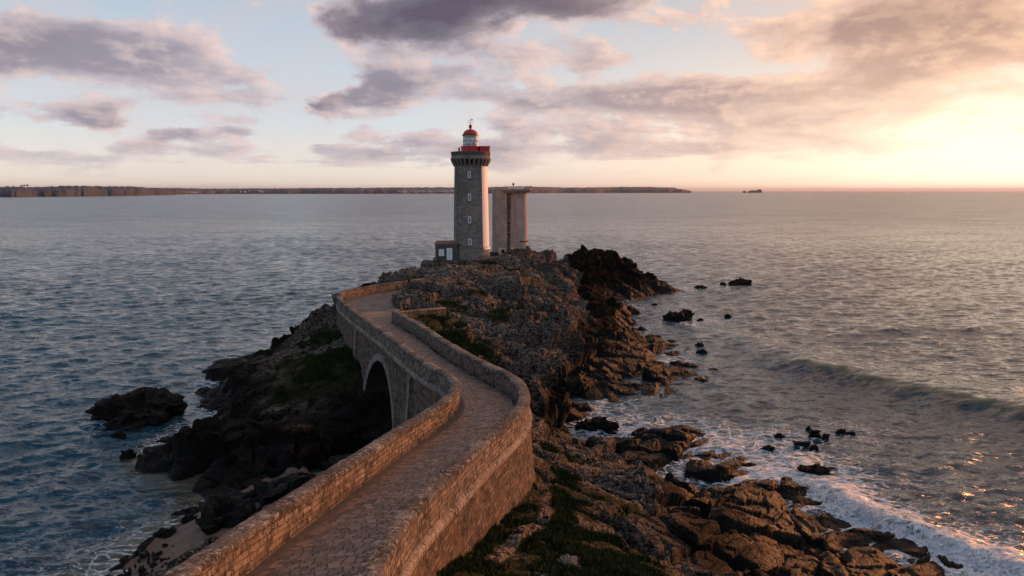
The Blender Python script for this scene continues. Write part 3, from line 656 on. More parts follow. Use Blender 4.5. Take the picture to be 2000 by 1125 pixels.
def build_sea():
    fine = np.radians(np.linspace(-44, 44, 620)); coarse = np.radians(np.arange(48, 313, 6.0))
    ang = np.r_[fine, coarse]
    r = np.r_[np.exp(np.linspace(math.log(3), math.log(24), 14, endpoint=False)), np.exp(np.linspace(math.log(24), math.log(420), 640, endpoint=False)), np.exp(np.linspace(math.log(420), math.log(70000), 190))]
    A, Rr = np.meshgrid(ang, r); X = Rr * np.sin(A); Y = Rr * np.cos(A)
    cell = np.gradient(r)[:, None] * np.ones_like(X)
    Z = np.zeros(X.shape)
    rg = np.random.default_rng(3)
    env = 0.75 + 0.5 * fbm(X * .02, Y * .02, X * 0, 3, 77)
    for i in range(46):
        L = 0.9 * (7.0 / 0.9) ** (i / 45.0); th = R(-62) + rg.normal() * 0.42; kx, ky = math.cos(th), math.sin(th)
        a = 0.0135 * L ** 0.60 * (0.6 + 0.8 * rg.random()); k = 2 * math.pi / L
        fade = sstep(L / cell, 2.2, 4.5)
        ph = k * (kx * X + ky * Y) + rg.random() * 6.28 + 1.2 * fbm(X * .05 + i, Y * .05, X * 0, 2, 80 + i) if i % 3 == 0 else k * (kx * X + ky * Y) + rg.random() * 6.28
        s = np.sin(ph); Z += a * fade * (s + 0.25 * np.cos(2 * ph)) * env
    # swells rolling to the shore on the right
    crest = np.zeros(X.shape); foamx = np.zeros(X.shape)
    def swell(pts, hgt, wf, wb, fo, cr):
        nonlocal Z, crest, foamx
        P = [PZ(u, v, 0.3) for (u, v) in pts]; d = polydist(X, Y, P)
        # signed side: in front = towards the camera
        yl = np.interp(X, [p[0] for p in P], [p[1] for p in P]); side = Y - yl
        dd = np.where(side < 0, d / wf, d / wb); e = np.exp(-dd * dd); x0, x1 = P[0][0], P[-1][0]
        endf = sstep(X, x0 - 2, x0 + (x1 - x0) * .35)
        Z += hgt * e * endf * (1 + .15 * fbm(X * .15, Y * .15, X * 0, 2, 5)); crest = np.maximum(crest, cr * endf * np.exp(-((side + wf * .5) / (wf * .75)) ** 2))
        foamx = np.maximum(foamx, 0.8 * fo * endf * np.exp(-((side + 0.1) / (wf * .9)) ** 2))
    swell([(1430, 686), (1600, 722), (1750, 756), (1880, 782), (2080, 826)], 1.25, 2.9, 9.0, 0.0, 0.95)
    swell([(1180, 640), (1400, 668), (1700, 640), (2050, 640)], 0.35, 3, 8, 0, 0)
    swell([(1560, 935), (1640, 975), (1740, 1018), (1860, 1068), (2000, 1112), (2150, 1160)], 0.75, 1.1, 2.2, 0.85, 0.25)
    Hb = np.full(X.shape, -6.0); nr_ = Rr[:, 0] < 230
    nf = len(fine)
    sub = np.ix_(nr_, np.arange(nf)); Hb[sub] = base_h(X[sub], Y[sub])
    # foam: near rock on the exposed side and round the reefs
    shore = sstep(Hb, -1.7, -0.2)
    def at(u, v, r_, w): x, y = PZ(u, v, 0); return (x, y, r_, w)
    fl = [at(1500, 870, 5.5, .72), at(1560, 905, 5, .80), at(1610, 950, 4, .85), at(1690, 1000, 3.5, .9), at(1400, 905, 4.5, .62), at(1200, 828, 5.0, .62), at(1130, 812, 3, .62), at(1260, 848, 5, .52), at(1330, 835, 5, .46), at(1790, 1050, 3.5, .7),
          at(1900, 1090, 4.5, .95), at(1970, 1118, 4, .95), at(1390, 626, 3.2, 1.0), at(1350, 632, 3, .7), at(1270, 600, 5, .36), at(1340, 565, 5, .45), at(1390, 560, 6, .4), at(410, 745, 2.2, .62), at(440, 800, 2.0, .62), at(380, 838, 3.0, .42),
          at(300, 1085, 2.0, .62), at(340, 1040, 1.5, .55), at(395, 995, 1.5, .4), at(250, 1115, 2.0, .65), at(625, 628, 5, .40), at(600, 640, 4, .4), at(190, 825, 1.8, .6), at(320, 865, 2.5, .46), at(1660, 845, 4.5, .45), at(1480, 930, 4, .75), at(470, 830, 2, .5), at(240, 1060, 3, .4),
          at(1240, 640, 3, .45), at(1310, 700, 3, .45), at(1600, 1080, 2, .3), at(1410, 690, 4, .28), at(1790, 945, 5, .34), at(70, 1110, 5, .3), at(450, 780, 2.5, .45)]
    ff = np.zeros(X.shape)
    for (x, y, rr, w) in fl: ff = np.maximum(ff, (w if w < .7 else .7 + (w - .7) * .5) * np.exp(-((X - x) ** 2 + (Y - y) ** 2) / (2 * rr * rr)))
    foam = np.clip(np.minimum(np.maximum(ff, foamx), .86) + 0.10 * shore * (X > 5) + 0.10 * shore, 0, 1.2)
    shal = np.clip(sstep(Hb, -1.4, -0.1) * sstep(X, -8, -14) * sstep(Y, 66, 56) * 0.9 + 0.35 * np.exp(-(((X + 22) / 7) ** 2 + ((Y - 51) / 4) ** 2)) * (0.5 + fbm(X * .4, Y * .4, X * 0, 3, 9)), 0, 1)
    Z *= np.where(X < 0, 1 - 0.55 * shore, 1)
    Z = np.where((Hb > 0.5), np.minimum(Z, 0.0), Z)
    teal = np.clip(0.30 * sstep(fbm(X * .018, Y * .035, X * 0, 3, 15), -0.1, 0.5) * sstep(Rr, 260, 60) * (X < 0), 0, 1)
    crest = np.maximum(crest, teal)
    V = np.stack([X, Y, Z], -1).reshape(-1, 3); nr, na = X.shape; idx = np.arange(nr * na).reshape(nr, na)
    idx2 = np.c_[idx, idx[:, :1]]
    q = np.stack([idx2[:-1, :-1], idx2[:-1, 1:], idx2[1:, 1:], idx2[1:, :-1]], -1).reshape(-1, 4)[:, ::-1]
    at_ = np.stack([foam, shal, crest, np.ones(X.shape)], -1).reshape(-1, 4)
    o = mesh_np('sea', V, q, m_sea(), None, True, {'sea': at_}); tag(o, kind='structure')
build_sea()

# ------------------------------------------------------------------ the bridge
def sweep(name, P, N, prof, mat_, parent, zfun, jit=0.0, closed_prof=True, i0=0, i1=None, seed=0, s_arr=None, smooth=True, caps=True):
    """prof: list of (t to the right, h) relative to the line and zfun"""
    P = P[i0:i1]; N = N[i0:i1]; s = (arclen(P) if s_arr is None else s_arr[i0:i1]); z = zfun(P); k = len(prof)
    pr = np.array(prof, float); pl = np.r_[0, np.cumsum(np.linalg.norm(np.diff(pr, axis=0), axis=1))]
    T = pr[None, :, 0] * np.ones((len(P), 1)); Hh = pr[None, :, 1] + z[:, None]
    X = P[:, None, 0] + N[:, None, 0] * T; Y = P[:, None, 1] + N[:, None, 1] * T
    if jit:
        J = fbm(X * 1.7, Y * 1.7, Hh * 1.7, 4, seed) * jit; J2 = fbm(X * 1.7 + 40, Y * 1.7, Hh * 1.7, 4, seed + 9) * jit
        X = X + N[:, None, 0] * J; Y = Y + N[:, None, 1] * J; Hh = Hh + J2
    V = np.stack([X, Y, Hh], -1).reshape(-1, 3); n = len(P); idx = np.arange(n * k).reshape(n, k)
    q = np.stack([idx[:-1, :-1], idx[1:, :-1], idx[1:, 1:], idx[:-1, 1:]], -1).reshape(-1, 4)
    uv = np.stack([s[:, None] * np.ones((1, k)), pl[None, :] * np.ones((n, 1))], -1).reshape(-1, 2)
    Q = q[:, ::-1]
    o = mesh_np(name, V, Q, mat_, parent, smooth, uv=uv)
    if caps and k > 3:
        bm = bmesh.new(); bm.from_mesh(o.data); bm.verts.ensure_lookup_table()
        for row in (0, n - 1):
            try: bm.faces.new([bm.verts[int(i)] for i in idx[row]])
            except Exception: pass
        bmesh.ops.recalc_face_normals(bm, faces=bm.faces); bm.to_mesh(o.data); bm.free()
    if smooth: o.data.set_sharp_from_angle(angle=R(50))
    return o
def build_bridge():
    root = empty('stone_bridge', (LC[len(LC) // 3][0], LC[len(LC) // 3][1], 0), 'winding old stone footbridge with one arch, cobbled deck and parapets, leading to the lighthouse rock', 'bridge')
    # parapets; t>0 is to the right. Left wall stands to the right of its line, right wall to the left of its line
    def pp(sg): 
        h = [-PAR - 0.12, -0.9, -0.6, -0.35, -0.2, -0.09]
        out = [(0.0 * sg, a) for a in h]
        out += [(-0.03 * sg, -0.07), (0.03 * sg, -0.01), (0.12 * sg, 0.03), (0.26 * sg, 0.055), (0.40 * sg, 0.03), (0.49 * sg, -0.01), (0.55 * sg, -0.07), (0.52 * sg, -0.09)]
        out += [(WT * sg, a) for a in h[::-1][1:]]
        return out
    sweep('parapet', LC, LN, pp(1), M['parapet'], root, zt_arr, 0.06, seed=3)['label'] = 'long parapet on the left side, its roadway face lit orange'
    sweep('parapet', RC, RN, pp(-1), M['parapet'], root, zt_arr, 0.045, seed=5)['label'] = 'shorter parapet on the right side, its outer face lit orange'
    for P, N, sg, sd_ in ((LC, LN, 1, 3), (RC, RN, -1, 5)):
        pr = [(-.035 * sg, -.13), (-.05 * sg, -0.05), (-0.02 * sg, 0.03), (0.08 * sg, 0.055), (0.26 * sg, 0.07), (0.44 * sg, 0.055), (0.54 * sg, 0.03), (0.57 * sg, -0.05), (0.555 * sg, -0.13)]
        sweep('coping', P, N, pr, M['coping'], root, zt_arr, 0.05, seed=sd_, caps=True)
    # string courses at deck level
    for P, N, sg in ((LC, LN, -1), (RC, RN, 1)):
        pr = [(0.03 * sg * -1, -PAR - 0.28), (0.10 * sg, -PAR - 0.26), (0.15 * sg, -PAR - 0.20), (0.16 * sg, -PAR - 0.02), (0.10 * sg, -PAR + 0.06), (-0.02 * sg, -PAR + 0.09)]
        sweep('string_course', P, N, pr, M['course'], root, zt_arr, 0.02, seed=8, caps=False)
    # masonry faces below, battered, with the arch cut out
    def face(P, N, sg, sarr, zfoot, seed):
        Sx = sarr
        cols = []
        for i in range(len(P)):
            s = Sx[i]; top = ztop(P[i][1]) - PAR - 0.2
            zb = zfoot(P[i])
            if ARC_A < s < ARC_B: zb = max(zb, float(arch_z(s)))
            cols.append((P[i], N[i], zb, top, s))
        rows = 26; V = []; UV = []
        for (p, n, zb, top, s) in cols:
            for j in range(rows):
                z = top + (zb - top) * j / (rows - 1); out = 0.02 + (top - z) * 0.085
                V.append((p[0] + n[0] * sg * out, p[1] + n[1] * sg * out, z)); UV.append((s, z))
        V = np.array(V); UV = np.array(UV)
        J = fbm(V[:, 0] * 2.2, V[:, 1] * 2.2, V[:, 2] * 2.2, 3, seed) * 0.05
        b, c = blocks(UV[:, 0] / .45, V[:, 2] / .25, V[:, 2] * 0, seed); J = J + b * 0.02
        Nr = np.repeat(np.array([c_[1] for c_ in cols]), rows, axis=0); V[:, :2] += Nr * sg * J[:, None]
        idx = np.arange(len(V)).reshape(len(cols), rows)
        q = np.stack([idx[:-1, :-1], idx[1:, :-1], idx[1:, 1:], idx[:-1, 1:]], -1)
        ok = np.ones(len(cols) - 1, bool)
        for i in range(len(cols) - 1):
            if abs(cols[i][2] - cols[i + 1][2]) > 1.6: ok[i] = False
        return V, q[ok].reshape(-1, 4), UV, cols
    # refine the sampled line round the arch feet
    def refine(P, sarr):
        extra = [ARC_A + e for e in (-.02, .001, .03, .08, .15, .25, .4, .6)] + [ARC_B - e for e in (-.02, .001, .03, .08, .15, .25, .4, .6)]
        s2 = np.unique(np.r_[sarr, [e for e in extra if sarr[0] < e < sarr[-1]]])
        return np.c_[np.interp(s2, sarr, P[:, 0]), np.interp(s2, sarr, P[:, 1])], s2
    LP, LSs = refine(LC, LS); ln = normals(LP)
    def foot_l(p): return np.interp(p[1], [5, 20, 30, 38, 46, 66, 74, 82, 100], [6, 3, 1.5, 0.5, -0.8, -0.8, 3.0, 4.0, 4.5])
    V, q, uv, colsL = face(LP, ln, -1, LSs, foot_l, 61)
    mesh_np('side_wall', V, q, M['face'], root, True, uv=uv)
    # right face: carries the arch at the matching place
    dmin = np.array([LS[np.argmin(np.hypot(*(LC - p).T))] for p in RC]); dmin = np.maximum.accumulate(dmin)
    RP = RC; V, q, uv, colsR = face(RP, RN, 1, dmin + np.arange(len(RC)) * 1e-6, lambda p: np.interp(p[1], [5, 20, 30, 38, 46, 66, 74, 82], [8, 7, 5, 2.0, -0.8, -0.8, 3, 4]), 62)
    uv[:, 0] = np.repeat(RS, 26); mesh_np('side_wall', V, q, M['face'], root, True, uv=uv)['label'] = 'tall battered rubble wall under the right parapet, rusty orange in the low sun'
    # arch barrel and ring
    th = np.linspace(0, math.pi, 41); sarc = ARC_C - ARC_R * np.cos(th); zarc = ARC_Z0 + ARC_R * np.sin(th)
    sarc = np.r_[ARC_A, sarc, ARC_B]; zarc = np.r_[-1.2, zarc, -1.2]
    px = np.interp(sarc, LS, LC[:, 0]); py = np.interp(sarc, LS, LC[:, 1]); nx = np.interp(sarc, LS, LN[:, 0]); ny = np.interp(sarc, LS, LN[:, 1])
    topz = np.interp(py, *ZT) - PAR - .2; outw = 0.02 + (topz - zarc) * 0.085
    W = 4.5; V, UV = [], []; m = 9
    for i in range(len(sarc)):
        for j in range(m):
            t = -outw[i] + (W + 2 * outw[i]) * j / (m - 1); V.append((px[i] + nx[i] * t, py[i] + ny[i] * t, zarc[i])); UV.append((t, i * .5))
    idx = np.arange(len(V)).reshape(len(sarc), m)
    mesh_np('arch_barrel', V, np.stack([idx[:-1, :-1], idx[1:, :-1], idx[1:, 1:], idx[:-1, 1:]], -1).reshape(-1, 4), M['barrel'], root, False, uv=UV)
    # voussoir ring on the seaward left face: a strip 0.55 m wide, 5 cm proud
    V, UV = [], []; al = 0
    prof = [(0.0, -0.02), (0.0, 0.07), (0.30, 0.07), (0.60, 0.07), (0.60, -0.02)]
    for i in range(len(sarc)):
        if i: al += math.hypot(sarc[i] - sarc[i - 1], zarc[i] - zarc[i - 1])
        a = th[min(max(i - 1, 0), len(th) - 1)]; ds, dz = -math.cos(a), math.sin(a)
        for (rr, pr_) in prof:
            s = sarc[i] + ds * rr; z = zarc[i] + dz * rr
            x_, y_ = np.interp(s, LS, LC[:, 0]), np.interp(s, LS, LC[:, 1]); n0, n1 = np.interp(s, LS, LN[:, 0]), np.interp(s, LS, LN[:, 1])
            o_ = 0.03 + (ztop(y_) - PAR - .2 - z) * 0.085 + pr_; V.append((x_ - n0 * o_, y_ - n1 * o_, z)); UV.append((al, rr + .2))
    k = len(prof); idx = np.arange(len(V)).reshape(len(sarc), k)
    mesh_np('arch_ring', V, np.stack([idx[:-1, :-1], idx[1:, :-1], idx[1:, 1:], idx[:-1, 1:]], -1).reshape(-1, 4), M['ring'], root, False, uv=UV)
    # pilasters on the left face
    for yv in (46.6, 66.8):
        s = s_at_y(yv); i = int(np.argmin(np.abs(LS - s))); bm = bmesh.new()
        vs = box(bm, (0, 0, 0), (0.32, 0.75, 1.0)); p, n = LC[i], LN[i]; a = math.atan2(-n[1], -n[0]); zt = ztop(p[1]) - PAR - 0.25
        for v in vs:
            z = zt if v.co.z > 0 else -0.6; o_ = 0.02 + (zt - z) * 0.085 + (v.co.x + 0.03)
            tx = v.co.y; v.co = Vector((p[0] - n[0] * o_ + n[1] * tx, p[1] - n[1] * o_ - n[0] * tx, z))
        bm_obj('pilaster', bm, M['course'], root, bevel=0.02)
    return root
BR = build_bridge()

def build_deck():
    """each sett is its own little raised block in one paving mesh; rows run across the way"""
    # centre line by pairing: inner left line and inner right line
    Li = LC + LN * (WT - 0.02); Ri = RC - RN * (WT - 0.02)
    # match by normalised progress, re-timed by nearest points
    nL = int(np.argmin(np.hypot(*(Li - Ri[-1]).T)))
    m = 420
    a = np.linspace(0, 1, m)
    li = np.c_[np.interp(a * LS[nL], LS, Li[:, 0]), np.interp(a * LS[nL], LS, Li[:, 1])]; ri = np.c_[np.interp(a * RS[-1], RS, Ri[:, 0]), np.interp(a * RS[-1], RS, Ri[:, 1])]
    # relax pairing so the ribs stay square to the way
    ctr = (li + ri) / 2
    for _ in range(3):
        cs = arclen(ctr); tt = np.gradient(ctr, axis=0); tt /= np.linalg.norm(tt, axis=1)[:, None]
        def hit(Pl):
            out = []
            for c, t in zip(ctr, tt):
                d = Pl - c; al = d @ t; lat = np.linalg.norm(d, axis=1); lat[lat > 6] = 99; sc = np.abs(al) + 0.02 * lat + (lat > 50) * 9; out.append(Pl[np.argmin(sc)])
            return np.array(out)
        li2, ri2 = hit(Li[:nL + 12]), hit(Ri)
        ctr = 0.5 * (li2 + ri2); 
        for _k in range(30): ctr[1:-1] = (ctr[:-2] + 2 * ctr[1:-1] + ctr[2:]) / 4
    li, ri = li2, ri2
    for _k in range(12):
        li[1:-1] = (li[:-2] + 2 * li[1:-1] + li[2:]) / 4; ri[1:-1] = (ri[:-2] + 2 * ri[1:-1] + ri[2:]) / 4
    cs = arclen(ctr); Ltot = cs[-1]; row = 0.175; nrow = int(Ltot / row)
    def pt(s, f):
        s = s + (f - 0.5) * 1.3
        l = np.array([np.interp(s, cs, li[:, 0]), np.interp(s, cs, li[:, 1])]); r = np.array([np.interp(s, cs, ri[:, 0]), np.interp(s, cs, ri[:, 1])])
        return l + (r - l) * f
    V, Q, T = [], [], []
    rg = np.random.default_rng(5)
    dl = lambda p: ztop(p[1]) - PAR
    for i in range(nrow):
        s0, s1 = i * row, (i + 1) * row; f = -0.01 - rg.random() * 0.03
        w = float(np.linalg.norm(pt(s0, 1) - pt(s0, 0)))
        while f < 1.0:
            fw = rg.uniform(0.22, 0.38) / w; f1 = min(f + fw, 1.02); g_ = 0.002
            cr = rg.normal() * 0.004; j = lambda: rg.normal() * 0.006
            lean = 0.03 * math.sin(s0 * .35)
            g2 = 0.011; a_ = [pt(s0 + g2 + j(), f + g_ / w + j() / w), pt(s0 + g2 + j(), f1 - g_ / w + j() / w), pt(s1 - g2 + j(), f1 - g_ / w + j() / w), pt(s1 - g2 + j(), f + g_ / w + j() / w)]
            c = sum(a_) / 4; z = dl(c); base = len(V)
            for p in a_: V.append((p[0], p[1], z - 0.03))
            ss_ = 0.93
            for p in a_:
                q = c + (p - c) * ss_; camber = 0.05 * (1 - (2 * ((f + f1) / 2) - 1) ** 2)
                V.append((q[0], q[1], z + camber + 0.008 + cr + rg.normal() * 0.0015))
            t = 0.38 + 0.62 * rg.random() ** 1.2; hue = rg.random()
            col = (0.36 * t * (1 + .12 * hue), 0.225 * t, 0.175 * t * (1 - .12 * hue), 1)
            if rg.random() < 0.07: col = (0.30 * t, 0.16 * t, 0.10 * t, 1)
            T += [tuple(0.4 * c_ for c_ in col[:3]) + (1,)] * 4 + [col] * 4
            for k in range(4): Q.append((base + k, base + (k + 1) % 4, base + 4 + (k + 1) % 4, base + 4 + k))
            Q.append((base + 4, base + 5, base + 6, base + 7)); f = f1
    mesh_np('paving', V, Q, M['cobble'], BR, False, {'tint': T})
    # dark bedding below the setts, gutter line along the parapets
    V = []; k = 9
    for i in range(m):
        for j in range(k):
            f = j / (k - 1); p = li[i] + (ri[i] - li[i]) * (f * 1.06 - 0.03); V.append((p[0], p[1], dl(p) - 0.022 + 0.05 * (1 - (2 * f - 1) ** 2)))
    idx = np.arange(m * k).reshape(m, k)
    mesh_np('bedding', V, np.stack([idx[:-1, :-1], idx[:-1, 1:], idx[1:, 1:], idx[1:, :-1]], -1).reshape(-1, 4), m_plain('joint_earth', (0.05, 0.04, 0.034), 0.3, 0.95), BR, True)
    # gutter kerb stones against the left wall (dark channel in the photo)
    pr = [(WT - 0.01, -PAR + 0.11), (WT + 0.20, -PAR + 0.085), (WT + 0.235, -PAR + 0.05), (WT + 0.24, -PAR - 0.05)]
    e = int(nL * 0.62)
    sweep('gutter', LC, LN, pr, m_plain('gutter_stone', (0.06, 0.048, 0.042), 0.4, 0.8, 3.0, 0.05), BR, zt_arr, 0.02, i1=e, seed=15, caps=False)
    # platform of packed earth at the island end
    p0 = nL - 4; Lp = Li[p0:]
    mid = []; n = len(Lp); RB = np.array([PZ(u, v, 8.2) for (u, v) in [(773, 634), (800, 622), (830, 606), (850, 590), (880, 570), (880, 552)]])
    rs = arclen(RB); rr = np.linspace(0, rs[-1], n); RBs = np.c_[np.interp(rr, rs, RB[:, 0]), np.interp(rr, rs, RB[:, 1])]
    kk = 40; V = []
    for i in range(n):
        for j in range(kk):
            p = Lp[i] + (RBs[i] - Lp[i]) * j / (kk - 1); V.append((p[0], p[1], ztop(p[1]) - PAR + 0.0))
    V = np.array(V); V[:, 2] += 0.05 * fbm(V[:, 0] * .5, V[:, 1] * .5, V[:, 0] * 0, 4, 4) + 0.015
    idx = np.arange(n * kk).reshape(n, kk)
    o = mesh_np('path', V, np.stack([idx[:-1, :-1], idx[:-1, 1:], idx[1:, 1:], idx[1:, :-1]], -1).reshape(-1, 4), M['dirt'], None, True); tag(o, kind='structure')
build_deck()

def low_wall(name, pts, h, t, label, cat='wall', matl='face', y_mode=True, cap='course'):
    """free-standing masonry wall along points (u, v_top, y)"""
    P = []; Z = []
    for (u, v, y) in pts: x, z = PY(u, v, y); P.append((x, y)); Z.append(z)
    P = np.array(P); ss_ = arclen(P); n = max(3, int(ss_[-1] / .4)); s = np.linspace(0, ss_[-1], n)
    PP = np.c_[np.interp(s, ss_, P[:, 0]), np.interp(s, ss_, P[:, 1])]; ZZ = np.interp(s, ss_, Z); N = normals(PP)
    root = empty(name, (P[0][0], P[0][1], Z[0] - h), label, cat)
    sweep('wall_face', PP, N, [(0, -h), (0, -h * .5), (0, -0.1), (t, -0.1), (t, -h * .5), (t, -h)], M[matl], root, lambda _: ZZ, 0.06, seed=31)
    sweep('coping', PP, N, [(-.05, -0.12), (-.05, 0.0), (t * .5, 0.03), (t + .05, 0), (t + .05, -.12)], M[cap], root, lambda _: ZZ, 0.03, seed=32)
    return root
x_, y_ = RC[-1]
low_wall('garden_wall', [(777, 608, y_ + .2), (820, 604, y_ + 2.5), (866, 600, y_ + 5)], 1.6, 0.45, 'short low stone wall branching from the end of the bridge parapet into the rocks')
low_wall('retaining_wall', [(845, 514, 120.5), (862, 516, 118.5), (885, 517, 117.5), (900, 519, 117)], 1.4, 0.5, 'dark stone terrace wall below the small annex')
low_wall('path_wall', [(912, 508, 116.5), (935, 506, 117.5), (958, 502, 119), (976, 499, 121)], 1.0, 0.4, 'low wall climbing from the lighthouse foot to the concrete tower')
low_wall('ledge_wall', [(908, 536, 108), (935, 534, 109), (955, 535, 109.5)], 1.2, 0.5, 'small rust coloured wall ledge on the rocks below the lighthouse')

# ------------------------------------------------------------------ lighthouse
def build_lighthouse():
    Y = 125.0; X, Zb = PY(921, 508, Y)
    pz = lambda v, y=Y: PY(921, v, y)[1]
    root = empty('lighthouse', (X, Y, Zb - 1.5), 'tall round granite lighthouse with a white painted strip and red lantern dome', 'lighthouse'); c = (X, Y)
    z0, zs, zt = Zb - 1.5, pz(482), pz(321, 122)
    lathe('base_drum', [(3.36, z0), (3.34, zs - .1), (3.42, zs - .08), (3.42, zs + .12), (3.2, zs + .2)], c, M['tower'], root)
    n = 14; prof = [(3.24 - 0.30 * i / n, zs + .2 + (zt - zs - .2) * i / n) for i in range(n + 1)]
    lathe('shaft', prof, c, M['tower'], root, 72)
    # white painted strip towards the sea
    prof = [(3.275 - 0.30 * i / n, zs - .05 * (i == 0) + .12 + (zt - zs - .2) * i / n) for i in range(n + 1)]; prof = [(3.46, zs - .35), (3.46, zs + .12)] + prof
    lathe('white_strip', prof, c, M['white'], root, 24, R(43), R(150))
    # gallery
    zp, zr = pz(309, 121.5), pz(294.8, 121.5)
    for i in range(26):
        a = 2 * math.pi * i / 26; bm = bmesh.new(); ca, sa = math.sin(a), -math.cos(a)
        for (r, za, zb, w) in ((3.05, zt - .25, zp - .05, .3), (3.25, zt + .2, zp - .05, .3), (3.42, zt + .55, zp - .05, .3)):
            box(bm, (X + ca * r, Y + sa * r, (za + zb) / 2), (.28, w + .1, zb - za), math.atan2(sa, ca))
        o = bm_obj('corbel', bm, M['tower'], root)
    lathe('gallery_parapet', [(3.0, zp - .12), (3.62, zp - .1), (3.66, zp + .12), (3.48, zp + .2), (3.46, zr - .62), (3.20, zr - .62), (3.2, zp + .1), (0.1, zp + .1)], c, M['tower'], root)
    lathe('gallery_rim', [(3.2, zr - .62), (3.52, zr - .62), (3.56, zr - .1), (3.5, zr), (3.25, zr), (3.2, zr - .5)], c, M['dark_stone'], root)
    # lantern
    zl0, zl1, zl2 = pz(297) - .6, pz(286.5), pz(265)
    lathe('lantern_base', [(1.72, zp + .1), (1.72, zl1 - .12), (1.86, zl1 - .1), (1.86, zl1 + .03), (1.4, zl1 + .06)], c, M['red'], root, 48)
    gl = lathe('lantern_glazing', [(1.36, zl1 + .05), (1.36, zl2)], c, M['lantern'], root, 32)
    for f in (0.15, 0.5, 0.86):
        z = zl1 + (zl2 - zl1) * f; lathe('glazing_bar', [(1.37, z - .035), (1.41, z - .035), (1.41, z + .035), (1.37, z + .035)], c, M['metal'], gl, 32)
    for i in range(8):
        a = 2 * math.pi * i / 8 + .2; bm = bmesh.new(); tube(bm, (X + 1.39 * math.sin(a), Y - 1.39 * math.cos(a), zl1), (X + 1.39 * math.sin(a + .35), Y - 1.39 * math.cos(a + .35), zl2), .035, n=5); bm_obj('astragal', bm, M['white_trim'], gl)
    lathe('eave_ring', [(1.3, zl2 - .05), (1.52, zl2 - .03), (1.52, zl2 + .14), (1.3, zl2 + .2)], c, M['metal'], root, 40)
    hd = pz(252.5) - zl2; dm = lathe('dome', [(1.38 * math.cos(t), zl2 + .12 + (hd - .1) * math.sin(t)) for t in np.linspace(0, 1.45, 12)], c, M['dome'], root, 24)
    zb = zl2 + hd; lathe('finial', [(.2, zb - .1), (.17, zb + .15), (.30, zb + .32), (.33, zb + .5), (.26, zb + .7), (.1, zb + .85), (.03, zb + 1.0)], c, M['dome'], root, 16)
    bm = bmesh.new(); zv = zb + .95; tube(bm, (X, Y, zv), (X, Y, zv + 1.25), .03, .02, 6)
    for dx, dy in ((.45, 0), (-.45, 0), (0, .45), (0, -.45)):
        tube(bm, (X, Y, zv + .25), (X + dx, Y + dy, zv + .25), .018, n=5); box(bm, (X + dx, Y + dy, zv + .25), (.1, .1, .1))
    tube(bm, (X - .35, Y, zv + .62), (X + .3, Y, zv + .68), .02, n=5); box(bm, (X + .28, Y, zv + .72), (.22, .04, .26)); box(bm, (X - .3, Y, zv + .62), (.12, .04, .12))
    bm_obj('weather_vane', bm, M['metal'], root)
    # red screen box on the right of the gallery
    bm = bmesh.new(); box(bm, (X + 2.6, Y - .4, (zl1 + zp) / 2 - .02), (1.75, 1.3, zl1 - zp - .05)); cb = bm_obj('equipment_cabin', bm, M['red'], root, bevel=.03)
    bm = bmesh.new(); box(bm, (X + 2.6, Y - .4, zl1 + .0), (1.87, 1.42, .09)); bm_obj('cabin_roof', bm, M['red'], cb)
    bm = bmesh.new(); tube(bm, (X - 2.0, Y - .8, zr - .5), (X - 2.0, Y - .8, zr + .5), .16, .16, 10); bmesh.ops.create_uvsphere(bm, u_segments=10, v_segments=6, radius=.2, matrix=__import__('mathutils').Matrix.Translation((X - 2.0, Y - .8, zr + .55))); bm_obj('vent_cowl', bm, M['red'], root)
    # lightning conductor down the wall
    bm = bmesh.new(); a = R(-48); tube(bm, (X + 3.38 * math.sin(a), Y - 3.38 * math.cos(a), z0 + .5), (X + 3.0 * math.sin(a), Y - 3.0 * math.cos(a), zt), .035, n=5); bm_obj('lightning_cable', bm, M['metal'], root)
    # windows
    for (u, v0, v1) in ((916.5, 334.5, 348), (917, 378.5, 392), (917.3, 422.5, 436), (918, 466, 479)):
        ya = Y - 3.2; xx, za = PY(u, v1, ya); _, zb_ = PY(u, v0, ya); r = 3.24 - .30 * (((za + zb_) / 2 - zs) / (zt - zs)); yy = Y - math.sqrt(r * r - (xx - X) ** 2)
        w = .54; h = zb_ - za; zc = (za + zb_) / 2
        bm = bmesh.new(); t = .14
        for sx in (-1, 1): box(bm, (xx + sx * (w / 2 - t / 2), yy - .02, zc), (t, .22, h))
        box(bm, (xx, yy - .02, za + t / 2), (w - 2 * t, .22, t)); box(bm, (xx, yy - .02, zb_ - t / 2), (w - 2 * t, .22, t))
        for f in (.35, .68): box(bm, (xx, yy - .02, za + h * f), (w - 2 * t, .2, .05))
        win = bm_obj('window', bm, M['white_trim'], root)
        bm = bmesh.new(); box(bm, (xx, yy - .06, zc), (w - 2 * t, .05, h - 2 * t)); bm_obj('pane', bm, M['pane'], win)
        bm = bmesh.new(); box(bm, (xx, yy - .06, za - .08), (w + .12, .3, .12)); bm_obj('sill', bm, M['dark_stone'], win)
def m_lantern():
    m, g = mat('lantern_panes'); p = pos(g)
    n = g.noise(p, 1.3, 4, 0.6, 1.0); v = g.n('ShaderNodeTexVoronoi', {'Vector': p, 'Scale': 1.3}); v.feature = 'DISTANCE_TO_EDGE'
    b = g.mix(g.ss(v.outputs[0], 0.05, 0.01), g.ramp(n, [(0.4, (0.5, 0.53, 0.58)), (0.6, (0.78, 0.79, 0.8))]), (0.16, 0.17, 0.2))
    finish(g, b, 0.18); return m
M['lantern'] = m_lantern()
build_lighthouse()

